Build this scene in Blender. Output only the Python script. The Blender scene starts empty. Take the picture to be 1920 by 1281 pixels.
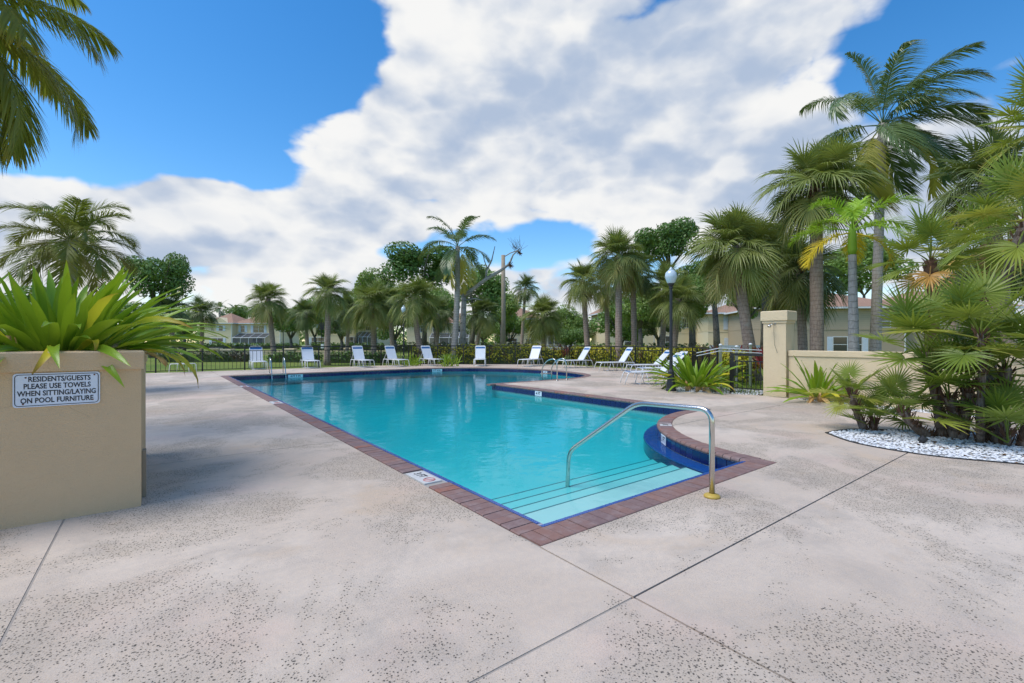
import bpy, math, random
from math import sin, cos, pi, radians as R, atan2, sqrt, hypot
from mathutils import Vector, Matrix
from mathutils.geometry import delaunay_2d_cdt

# ------------------------------------------------------------------ camera, sky, sun
SC = bpy.context.scene
COL = SC.collection
CAMH = 1.42                       # eye height
FOC = 872.0 / 1920.0              # focal length / image width
YAW = atan2(668, 872)             # the pool's long side runs to the left of the view axis
cam = bpy.data.cameras.new('camera'); camo = bpy.data.objects.new('camera', cam); COL.objects.link(camo)
camo.location = (0, 0, CAMH); camo.rotation_euler = (R(90), 0, -YAW)
cam.sensor_width = 36; cam.lens = 36 * FOC; cam.clip_start = .05; cam.clip_end = 3000
SC.camera = camo
VS = SC.view_settings
VS.view_transform = 'Standard'; VS.look = 'None'; VS.exposure = 0.46; VS.gamma = 1.0; VS.use_curve_mapping = False
SC.cycles.use_denoising = True
SC.cycles.max_bounces = 7; SC.cycles.diffuse_bounces = 3; SC.cycles.glossy_bounces = 3
SC.cycles.transparent_max_bounces = 10; SC.cycles.caustics_reflective = False; SC.cycles.caustics_refractive = False

CU, SU = cos(YAW), sin(YAW)
def cam2w(X, D): return (X * CU + D * SU, -X * SU + D * CU)
def P(px, py, d):                 # point seen at a pixel of the 1920 wide photograph, d metres deep
    X = (px - 960) * d / 872; u, v = cam2w(X, d); return Vector((u, v, CAMH - (py - 640.5) * d / 872))
def G(px, py, z=0.0):             # the same for a point at height z
    d = 872 * (CAMH - z) / (py - 640.5); p = P(px, py, d); return Vector((p.x, p.y, z))

SUN_H = Vector((-.95, .31)).normalized(); SUN_EL = R(61)
SUN = Vector((SUN_H.x * cos(SUN_EL), SUN_H.y * cos(SUN_EL), sin(SUN_EL)))
sl = bpy.data.lights.new('sun', 'SUN'); sl.energy = 2.25; sl.angle = R(36); sl.color = (1, .955, .88)
so = bpy.data.objects.new('sun', sl); COL.objects.link(so); so.rotation_euler = (-SUN).to_track_quat('-Z', 'Y').to_euler()
so.location = SUN * 60

world = bpy.data.worlds.new('World'); SC.world = world; world.use_nodes = True
world.cycles.sampling_method = 'MANUAL'; world.cycles.sample_map_resolution = 512
def build_world():
    nt = world.node_tree; nt.nodes.clear(); N = nt.nodes.new; L = nt.links.new
    def math_(op, a, b=None, clamp=False):
        n = N('ShaderNodeMath'); n.operation = op; n.use_clamp = clamp
        for i, x in enumerate((a, b)):
            if x is None: continue
            if isinstance(x, (int, float)): n.inputs[i].default_value = x
            else: L(x, n.inputs[i])
        return n.outputs[0]
    def vec(op, a, b):
        n = N('ShaderNodeVectorMath'); n.operation = op
        for i, x in enumerate((a, b)):
            if isinstance(x, (tuple, list, Vector)): n.inputs[i].default_value = tuple(x)
            else: L(x, n.inputs[i])
        return n.outputs['Value'] if op == 'DOT_PRODUCT' else n.outputs['Vector']
    def ramp(x, a, b):
        n = N('ShaderNodeMapRange'); n.interpolation_type = 'SMOOTHSTEP'; n.inputs['From Min'].default_value = a; n.inputs['From Max'].default_value = b
        L(x, n.inputs['Value']); return n.outputs['Result']
    def noise(v, scale, detail, rough, dist=0):
        n = N('ShaderNodeTexNoise'); n.inputs['Scale'].default_value = scale; n.inputs['Detail'].default_value = detail
        n.inputs['Roughness'].default_value = rough; n.inputs['Distortion'].default_value = dist; L(v, n.inputs['Vector']); return n.outputs['Fac']
    def mixc(f, a, b):
        n = N('ShaderNodeMix'); n.data_type = 'RGBA'; L(f, n.inputs['Factor'])
        for k, x in ((6, a), (7, b)):
            if isinstance(x, tuple): n.inputs[k].default_value = (*x, 1)
            else: L(x, n.inputs[k])
        return n.outputs[2]
    dirn = N('ShaderNodeTexCoord').outputs['Generated']
    sky = N('ShaderNodeTexSky'); sky.sky_type = 'NISHITA'; sky.sun_disc = False
    sky.sun_elevation = SUN_EL; sky.sun_rotation = atan2(SUN_H.x, SUN_H.y); sky.air_density = 1.0; sky.dust_density = .2; sky.ozone_density = 1.6
    hs = N('ShaderNodeHueSaturation'); hs.inputs['Saturation'].default_value = 1.38; L(sky.outputs[0], hs.inputs['Color'])
    sc = N('ShaderNodeVectorMath'); sc.operation = 'SCALE'; sc.inputs['Scale'].default_value = .145; L(hs.outputs[0], sc.inputs[0])
    # banks of cloud (+) and open blue (-) in the sky, as directions with a spread
    banks = [(230, 360, 210, 75, 1.1), (40, 420, 120, 70, .8), (570, 395, 190, 80, 1.1), (430, 500, 420, 110, .9), (700, 230, 170, 110, 1.1), (560, 240, 90, 50, .7),
             (900, 90, 220, 170, 1.0), (900, 300, 260, 120, .9), (1180, 300, 360, 150, .8), (1420, 300, 300, 160, .7), (1330, 50, 330, 90, .7), (1780, 330, 170, 110, .6),
             (1050, 560, 200, 60, .6), (1020, 310, 170, 80, .9), (1180, 190, 200, 110, .6), (330, 330, 90, 40, .6), (1650, 420, 250, 120, .5), (1600, 560, 500, 60, .5),
             (330, 120, 330, 190, -1.3), (60, 190, 260, 170, -1.3), (560, 90, 150, 120, -1.0), (420, 290, 150, 45, -.6), (1790, 140, 190, 160, -.75), (985, 455, 110, 40, -.7),
             (360, 428, 60, 14, -.6), (735, 470, 40, 14, -.6), (780, 372, 70, 22, -.45), (1480, 150, 220, 60, -.25)]
    tot = None
    for (x, y, rx, ry, a) in banks:
        q = P(x, y, 1.0) - Vector((0, 0, CAMH)); l = q.length; q.normalize()
        k = 1 / l
        df = vec('SUBTRACT', dirn, q); df = vec('MULTIPLY', df, (872 / rx / k, 872 / rx / k, 872 / ry / k))
        b = math_('MULTIPLY', math_('SUBTRACT', 1.0, math_('MULTIPLY', vec('DOT_PRODUCT', df, df), .55), True), a)
        tot = b if tot is None else math_('ADD', tot, b)
    tot = math_('MINIMUM', math_('MAXIMUM', tot, -1.2), 1.2)
    def dens(v):
        st = vec('MULTIPLY', v, (1, 1, 1.7))
        n = noise(st, 4.0, 6, .54, 0)
        wob = N('ShaderNodeVectorMath'); wob.operation = 'ADD'; L(st, wob.inputs[0])
        wn = N('ShaderNodeTexNoise'); wn.inputs['Scale'].default_value = 7; wn.inputs['Detail'].default_value = 4; L(st, wn.inputs['Vector'])
        L(vec('MULTIPLY', vec('SUBTRACT', wn.outputs['Color'], (.5, .5, .5)), (.16, .16, .16)), wob.inputs[1])
        puff = None
        for sc_, am in ((6.5, .46), (16.0, .24)):          # rounded heads of cumulus
            vo = N('ShaderNodeTexVoronoi'); vo.feature = 'F1'; vo.inputs['Scale'].default_value = sc_; L(wob.outputs[0], vo.inputs['Vector'])
            b_ = math_('MULTIPLY', math_('SUBTRACT', .42, vo.outputs['Distance']), am); puff = b_ if puff is None else math_('ADD', puff, b_)
        return math_('ADD', math_('ADD', math_('MULTIPLY', math_('SUBTRACT', n, .5), .85), puff), math_('MULTIPLY', tot, .44))
    d0 = dens(dirn)
    d1 = dens(vec('ADD', dirn, tuple(SUN * .05)))
    cover = ramp(d0, -.02, .20)
    lit = math_('ADD', math_('MULTIPLY', math_('SUBTRACT', d0, d1), 1.6), .58, True)
    big = noise(vec('ADD', vec('MULTIPLY', dirn, (1, 1, 2.2)), (3.1, 1.7, .4)), 2.6, 4, .5)
    thick = ramp(d0, .15, .75)
    tone = math_('ADD', math_('MULTIPLY', lit, .75), math_('MULTIPLY', math_('SUBTRACT', big, .42), 1.5))
    tone = math_('SUBTRACT', tone, math_('MULTIPLY', thick, .22))
    ccol = mixc(ramp(tone, .08, .80), (.32, .39, .51), (.675, .675, .67))
    col = mixc(cover, sc.outputs[0], ccol)
    bg = N('ShaderNodeBackground'); L(col, bg.inputs['Color']); bg.inputs['Strength'].default_value = 1.0
    out = N('ShaderNodeOutputWorld'); L(bg.outputs[0], out.inputs['Surface'])
build_world()

# ------------------------------------------------------------------ helpers
RND = random.Random(7)
class MB:
    """collects vertices and faces of one mesh"""
    def __init__(s): s.v = []; s.f = []; s.t = []
    def add(s, vs, fs, t=0.0):
        o = len(s.v); s.v += [tuple(x) for x in vs]; s.f += [tuple(i + o for i in f) for f in fs]
        s.t += (t if isinstance(t, list) else [t] * len(vs))
    def box(s, a, b, M=None):
        x0, y0, z0 = a; x1, y1, z1 = b
        vs = [Vector(c) for c in ((x0,y0,z0),(x1,y0,z0),(x1,y1,z0),(x0,y1,z0),(x0,y0,z1),(x1,y0,z1),(x1,y1,z1),(x0,y1,z1))]
        if M: vs = [M @ c for c in vs]
        s.add(vs, [(3,2,1,0),(4,5,6,7),(0,1,5,4),(1,2,6,5),(2,3,7,6),(3,0,4,7)])
    def cbox(s, a, b, c=.01):           # box with chamfered top edges
        x0, y0, z0 = a; x1, y1, z1 = b
        vs = [(x0,y0,z0),(x1,y0,z0),(x1,y1,z0),(x0,y1,z0),(x0,y0,z1-c),(x1,y0,z1-c),(x1,y1,z1-c),(x0,y1,z1-c),(x0+c,y0+c,z1),(x1-c,y0+c,z1),(x1-c,y1-c,z1),(x0+c,y1-c,z1)]
        s.add(vs, [(3,2,1,0),(0,1,5,4),(1,2,6,5),(2,3,7,6),(3,0,4,7),(4,5,9,8),(5,6,10,9),(6,7,11,10),(7,4,8,11),(8,9,10,11)])
    def tube(s, pts, rad, n=8, t=None, cap=True, wob=0, rnd=None):
        pts = [Vector(p) for p in pts]; m = len(pts)
        if not isinstance(rad, (list, tuple)): rad = [rad] * m
        vs = []; ts = []; up = None
        for i, p in enumerate(pts):
            d = (pts[min(i + 1, m - 1)] - pts[max(i - 1, 0)]).normalized()
            if up is None: up = Vector((0, 0, 1)) if abs(d.z) < .9 else Vector((1, 0, 0))
            a = d.cross(up).normalized(); b = a.cross(d).normalized(); up = b
            for k in range(n):
                w = 2 * pi * k / n; r = rad[i] * (1 + (rnd.uniform(-wob, wob) if rnd else 0))
                vs.append(p + a * (cos(w) * r) + b * (sin(w) * r)); ts.append(t[i] if t else 0.0)
        fs = []
        for i in range(m - 1):
            for k in range(n):
                k2 = (k + 1) % n; fs.append((i*n+k, i*n+k2, (i+1)*n+k2, (i+1)*n+k))
        if cap: fs += [tuple(range(n - 1, -1, -1)), tuple((m - 1) * n + k for k in range(n))]
        s.add(vs, fs, ts)
    def lathe(s, prof, n=20, c=(0, 0, 0), flute=0):
        vs = []; c = Vector(c)
        for (r, z) in prof:
            for k in range(n):
                w = 2 * pi * k / n; rr = r * (1 - (flute if k % 2 else 0)); vs.append(c + Vector((cos(w) * rr, sin(w) * rr, z)))
        m = len(prof); fs = []
        for i in range(m - 1):
            for k in range(n):
                k2 = (k + 1) % n; fs.append((i*n+k, i*n+k2, (i+1)*n+k2, (i+1)*n+k))
        fs += [tuple(range(n - 1, -1, -1)), tuple((m - 1) * n + k for k in range(n))]
        s.add(vs, fs)
    def data(s, name, mat, smooth=False):
        me = bpy.data.meshes.new(name); me.from_pydata(s.v, [], s.f)
        at = me.attributes.new('t', 'FLOAT', 'POINT'); at.data.foreach_set('value', s.t)
        if smooth: me.polygons.foreach_set('use_smooth', [True] * len(me.polygons))
        me.materials.append(mat); me.update(); return me
    def build(s, name, mat, parent=None, smooth=False, loc=None, rot=None):
        return put(name, s.data(name, mat, smooth), parent, loc, rot)
def put(name, me, parent=None, loc=None, rot=None, scale=None):
    o = bpy.data.objects.new(name, me); COL.objects.link(o)
    if parent: o.parent = parent
    if loc is not None: o.location = loc
    if rot is not None: o.rotation_euler = rot
    if scale is not None: o.scale = (scale,) * 3 if isinstance(scale, (int, float)) else scale
    return o
def tag(o, label=None, cat=None, group=None, kind=None):
    for k, x in (('label', label), ('category', cat), ('group', group), ('kind', kind)):
        if x: o[k] = x
    return o
def thing(name, label, cat, loc=(0, 0, 0), rz=0, group=None):
    return tag(put(name, None, None, loc, (0, 0, rz)), label, cat, group)

# ------------------------------------------------------------------ materials
class NT:
    def __init__(s, name):
        s.m = bpy.data.materials.new(name); s.m.use_nodes = True; s.t = s.m.node_tree; s.t.nodes.clear()
        s.out = s.n('ShaderNodeOutputMaterial')
    def n(s, k, **kw):
        x = s.t.nodes.new(k)
        for a, b in kw.items(): setattr(x, a, b)
        return x
    def l(s, a, b): s.t.links.new(a, b)
    def put(s, sock, x):
        if isinstance(x, (int, float)): sock.default_value = x
        elif isinstance(x, tuple): sock.default_value = (*x, 1) if len(x) == 3 and sock.type == 'RGBA' else x
        else: s.l(x, sock)
    def noise(s, vec, scale, detail=4, rough=.55, dist=0, out='Fac'):
        x = s.n('ShaderNodeTexNoise'); s.l(vec, x.inputs['Vector'])
        for k, v in (('Scale', scale), ('Detail', detail), ('Roughness', rough), ('Distortion', dist)): x.inputs[k].default_value = v
        return x.outputs[out]
    def ramp(s, f, a, b, lo=0.0, hi=1.0, smooth=True):
        x = s.n('ShaderNodeMapRange'); x.interpolation_type = 'SMOOTHSTEP' if smooth else 'LINEAR'
        for k, v in (('From Min', a), ('From Max', b), ('To Min', lo), ('To Max', hi)): x.inputs[k].default_value = v
        s.l(f, x.inputs['Value']); return x.outputs['Result']
    def mix(s, f, a, b, mode='MIX'):
        x = s.n('ShaderNodeMix', data_type='RGBA', blend_type=mode); s.put(x.inputs['Factor'], f); s.put(x.inputs[6], a); s.put(x.inputs[7], b); return x.outputs[2]
    def math(s, op, a, b=0.0, clamp=False):
        x = s.n('ShaderNodeMath', operation=op, use_clamp=clamp); s.put(x.inputs[0], a); s.put(x.inputs[1], b); return x.outputs[0]
    def bump(s, h, strength=.3, dist=.01):
        x = s.n('ShaderNodeBump'); x.inputs['Strength'].default_value = strength; x.inputs['Distance'].default_value = dist; s.l(h, x.inputs['Height']); return x.outputs[0]
    def pos(s): return s.n('ShaderNodeNewGeometry').outputs['Position']
    def obj(s): return s.n('ShaderNodeTexCoord').outputs['Object']
    def rand(s): return s.n('ShaderNodeObjectInfo').outputs['Random']
    def attr(s): return s.n('ShaderNodeAttribute', attribute_name='t').outputs['Fac']
    def scl(s, v, k):
        x = s.n('ShaderNodeVectorMath', operation='MULTIPLY'); s.l(v, x.inputs[0]); x.inputs[1].default_value = k; return x.outputs[0]
    def bsdf(s, col, rough=.5, metal=0.0, spec=.5, nor=None):
        b = s.n('ShaderNodeBsdfPrincipled'); s.put(b.inputs['Base Color'], col); s.put(b.inputs['Roughness'], rough)
        b.inputs['Metallic'].default_value = metal; b.inputs['Specular IOR Level'].default_value = spec
        if nor is not None: s.l(nor, b.inputs['Normal'])
        return b.outputs[0]
    def done(s, sh): s.l(sh, s.out.inputs['Surface']); return s.m
def sc3(c, k): return tuple(min(1, x * k) for x in c)
def M_plain(name, col, rough=.5, var=.12, scale=6, metal=0, bump=0, bscale=60, spec=.5, rand=0.0):
    n = NT(name); o = n.obj(); f = n.noise(o, scale, 5)
    c = n.mix(f, sc3(col, 1 - var), sc3(col, 1 + var))
    if rand: c = n.mix(n.math('MULTIPLY', n.rand(), rand), c, sc3(col, .5))
    nor = n.bump(n.noise(o, bscale, 4), bump, .01) if bump else None
    return n.done(n.bsdf(c, rough, metal, spec, nor))
def M_leaf(name, a, b, tip=None, transl=.3, rough=.42, spec=.35, nscale=1.2, tipa=.75):
    n = NT(name)
    f = n.math('ADD', n.math('MULTIPLY', n.rand(), .65), n.math('MULTIPLY', n.noise(n.obj(), nscale, 3), .45), True)
    a = sc3(a, 2.1); b = sc3(b, 1.9); tip = sc3(tip, 1.2) if tip else None
    c = n.mix(f, a, b)
    if tip: c = n.mix(n.ramp(n.attr(), tipa, 1.0), c, tip)
    p = n.bsdf(c, rough, 0, spec); tr = n.n('ShaderNodeBsdfTranslucent'); n.l(n.mix(.5, c, (.30, .38, .02)), tr.inputs['Color'])
    m = n.n('ShaderNodeMixShader'); m.inputs[0].default_value = transl; n.l(p, m.inputs[1]); n.l(tr.outputs[0], m.inputs[2])
    return n.done(m.outputs[0])

def mat_deck():
    n = NT('pool_deck_concrete'); p = n.pos()
    big = n.noise(p, .35, 5, .6, .4); med = n.noise(p, 1.6, 6, .62, .3); fine = n.noise(p, 22, 5, .6); grit = n.noise(p, 140, 3, .6)
    c = n.mix(n.ramp(big, .35, .65), (.54, .415, .31), (.68, .55, .43))
    c = n.mix(n.ramp(med, .47, .70, 0, .62), c, (.40, .33, .265))                               # grey weathered patches
    c = n.mix(n.ramp(n.noise(n.scl(p, (1, 1.0, 1)), .8, 4, .6, .6),   .54, .68, 0, .6), c, (.58, .41, .26))      # tan blotches
    c = n.mix(n.ramp(n.noise(p, .55, 4, .6), .50, .66, 0, .55), c, (.66, .46, .355))              # pinkish wash
    c = n.mix(n.ramp(fine, .3, .7, 0, .22), c, (.36, .33, .31))
    c = n.mix(n.ramp(grit, .35, .7, 0, .30), c, (.66, .62, .58))
    # dark lichen specks that gather in patches
    v = n.n('ShaderNodeTexVoronoi', feature='F1'); v.inputs['Scale'].default_value = 70; v.inputs['Randomness'].default_value = 1; n.l(n.mix(.02, p, n.noise(p, 20, 2, out='Color')), v.inputs['Vector'])
    patch = n.math('MULTIPLY', n.ramp(n.noise(p, .62, 5, .66, .5), .44, .57), n.ramp(n.noise(p, 4.5, 5, .7), .26, .50))
    c = n.mix(n.math('MULTIPLY', patch, .38), c, (.40, .33, .25))
    sp = n.ramp(n.math('ADD', v.outputs['Distance'], n.math('MULTIPLY', n.noise(p, 60, 5, .75), 1.5)), .93, 1.12, 1, 0)
    sepc = n.n('ShaderNodeSeparateColor'); n.l(v.outputs['Color'], sepc.inputs[0])
    keep = n.ramp(n.math('SUBTRACT', n.math('MULTIPLY', patch, 1.45), sepc.outputs[0]), .0, .12)
    c = n.mix(n.math('MULTIPLY', n.math('MULTIPLY', sp, keep), .92), c, (.05, .045, .038))
    p2 = n.ramp(n.noise(p, 1.3, 5, .65), .38, .62)
    tiny = n.math('MULTIPLY', n.ramp(n.noise(p, 120, 4, .7), .53, .66), p2)
    c = n.mix(n.math('MULTIPLY', tiny, .62), c, (.10, .09, .08))
    streak = n.ramp(n.noise(n.scl(p, (.6, 1.8, 1)), 1.4, 6, .68, .2), .52, .76, 0, .22)
    c = n.mix(streak, c, (.24, .215, .195))
    h = n.math('ADD', n.math('MULTIPLY', fine, .6), n.math('MULTIPLY', grit, .5))
    return n.done(n.bsdf(c, .85, 0, .25, n.bump(h, .6, .008)))
def mat_water():
    n = NT('pool_water'); p = n.pos()
    w = n.math('ADD', n.noise(n.scl(p, (1, 1, 1)), 2.2, 3, .5, .4), n.math('MULTIPLY', n.noise(p, 9, 2, .5), .22))
    nor = n.bump(w, .20, .05)
    fr = n.n('ShaderNodeFresnel'); fr.inputs['IOR'].default_value = 1.14; n.l(nor, fr.inputs['Normal'])
    tr = n.n('ShaderNodeBsdfTransparent'); tr.inputs['Color'].default_value = (.93, .99, 1, 1)
    gl = n.n('ShaderNodeBsdfGlossy'); gl.inputs['Roughness'].default_value = .03; n.l(nor, gl.inputs['Normal'])
    m = n.n('ShaderNodeMixShader'); n.l(fr.outputs[0], m.inputs[0]); n.l(tr.outputs[0], m.inputs[1]); n.l(gl.outputs[0], m.inputs[2])
    va = n.n('ShaderNodeVolumeAbsorption'); va.inputs['Color'].default_value = (.0, .885, .925, 1); va.inputs['Density'].default_value = 2.6
    n.l(va.outputs[0], n.out.inputs['Volume']); return n.done(m.outputs[0])
def mat_brick():
    n = NT('coping_brick'); r = n.rand(); o = n.obj(); p = n.pos()
    c = n.mix(n.ramp(r, .0, 1.0, 0, 1, False), (.27, .145, .115), (.20, .13, .125))
    c = n.mix(n.ramp(r, .93, .95), c, (.30, .125, .085))
    c = n.mix(n.ramp(n.noise(p, 9, 5, .65), .40, .75, 0, .5), c, (.33, .26, .25))
    c = n.mix(n.ramp(n.noise(p, 60, 4), .5, .8, 0, .4), c, (.10, .07, .07))
    return n.done(n.bsdf(c, .7, 0, .3, n.bump(n.noise(p, 90, 4), .3, .004)))
def mat_tile(name, a, b, rough=.12):
    n = NT(name); c = n.mix(n.math('ADD', n.math('MULTIPLY', n.rand(), .7), n.math('MULTIPLY', n.noise(n.pos(), 14, 3), .4)), a, b)
    return n.done(n.bsdf(c, rough, 0, .5))
def mat_stucco(name, col, stain=.35):
    n = NT(name); p = n.pos()
    c = n.mix(n.noise(p, 1.3, 6, .6), sc3(col, .88), sc3(col, 1.08))
    c = n.mix(n.ramp(n.noise(n.scl(p, (3, 3, .6)), 1.5, 5, .65), .55, .8, 0, stain), c, sc3(col, .62))
    cr = n.n('ShaderNodeTexVoronoi', feature='DISTANCE_TO_EDGE'); cr.inputs['Scale'].default_value = 1.1; n.l(n.mix(.16, n.scl(p, (1, 1, 1.6)), n.noise(p, 3.5, 5, .6, out='Color')), cr.inputs['Vector'])
    c = n.mix(n.math('MULTIPLY', n.ramp(cr.outputs['Distance'], .0, .0035, .35, 0), n.ramp(n.noise(p, 1.7, 2), .55, .65)), c, sc3(col, .5))
    h = n.math('ADD', n.noise(p, 75, 5, .65), n.math('MULTIPLY', n.noise(p, 14, 4), .8))
    return n.done(n.bsdf(c, .85, 0, .25, n.bump(h, .85, .010)))
def mat_trunk(name, a, b, ring=9.0, rough=.9):
    n = NT(name); p = n.obj(); sep = n.n('ShaderNodeSeparateXYZ'); n.l(p, sep.inputs[0])
    w = n.math('FRACT', n.math('ADD', n.math('MULTIPLY', sep.outputs[2], ring), n.math('MULTIPLY', n.noise(p, 4, 3), 1.1)))
    nz = n.noise(n.scl(p, (6, 6, 1.4)), 3.5, 6, .7)
    c = n.mix(n.ramp(nz, .3, .72), a, b); c = n.mix(n.ramp(w, .78, .96, 0, .55), c, sc3(a, .45))
    c = n.mix(n.ramp(n.noise(p, 2.0, 4, .6), .58, .72, 0, .45), c, (.42, .42, .38))
    return n.done(n.bsdf(c, rough, 0, .15, n.bump(n.math('ADD', n.math('MULTIPLY', w, -.5), nz), .7, .03)))
def mat_siding(name, col, board=.2):
    n = NT(name); p = n.obj(); sep = n.n('ShaderNodeSeparateXYZ'); n.l(p, sep.inputs[0])
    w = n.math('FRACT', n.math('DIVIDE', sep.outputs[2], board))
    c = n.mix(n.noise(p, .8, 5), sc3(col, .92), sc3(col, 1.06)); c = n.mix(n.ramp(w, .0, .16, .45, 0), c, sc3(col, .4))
    return n.done(n.bsdf(c, .7, 0, .3, n.bump(w, .6, .02)))
def mat_roof():
    n = NT('shingle_roof'); p = n.obj(); b = n.n('ShaderNodeTexBrick'); b.inputs['Scale'].default_value = 2.2
    for k, v in (('Color1', (.40, .24, .165, 1)), ('Color2', (.47, .29, .205, 1)), ('Mortar', (.22, .13, .09, 1))): b.inputs[k].default_value = v
    b.inputs['Mortar Size'].default_value = .03; n.l(p, b.inputs['Vector'])
    c = n.mix(n.ramp(n.noise(p, .5, 5), .35, .7, 0, .6), b.outputs[0], (.33, .20, .14))
    return n.done(n.bsdf(c, .9, 0, .2))
def mat_grass():
    n = NT('lawn_grass'); p = n.pos()
    c = n.mix(n.ramp(n.noise(p, .16, 5, .6), .35, .65), (.15, .23, .035), (.25, .29, .065))
    c = n.mix(n.ramp(n.noise(p, 3, 5, .7), .45, .75, 0, .6), c, (.20, .18, .07))
    c = n.mix(n.ramp(n.noise(p, 30, 3, .7), .4, .7, 0, .6), c, (.04, .075, .012))
    return n.done(n.bsdf(c, .9, 0, .15, n.bump(n.noise(p, 40, 4, .7), .8, .05)))
def mat_hedge(name, cols, scale=1.1):
    n = NT(name); p = n.pos(); a, b, d = cols
    c = n.mix(n.ramp(n.noise(p, scale, 3, .6, .4), .47, .56), a, b)
    c = n.mix(n.ramp(n.noise(n.scl(p, (1, 1, .7)), scale * .9, 2, .6, .9), .58, .64), c, d)
    c = n.mix(n.ramp(n.noise(p, 9, 2), .35, .7, 0, .45), c, sc3(a, .6))
    pr = n.bsdf(c, .4, 0, .4); tr = n.n('ShaderNodeBsdfTranslucent'); n.l(c, tr.inputs['Color'])
    m = n.n('ShaderNodeMixShader'); m.inputs[0].default_value = .25; n.l(pr, m.inputs[1]); n.l(tr.outputs[0], m.inputs[2]); return n.done(m.outputs[0])
def mat_globe():
    n = NT('frosted_globe'); b = n.n('ShaderNodeBsdfPrincipled'); b.inputs['Base Color'].default_value = (.62, .72, .80, 1); b.inputs['Roughness'].default_value = .18
    b.inputs['Transmission Weight'].default_value = .15; b.inputs['Coat Weight'].default_value = .5; return n.done(b.outputs[0])
def mat_screen():
    n = NT('insect_screen'); tr = n.n('ShaderNodeBsdfTransparent'); d = n.n('ShaderNodeBsdfDiffuse'); d.inputs['Color'].default_value = (.10, .105, .12, 1)
    m = n.n('ShaderNodeMixShader'); m.inputs[0].default_value = .68; n.l(tr.outputs[0], m.inputs[1]); n.l(d.outputs[0], m.inputs[2]); return n.done(m.outputs[0])

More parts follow.
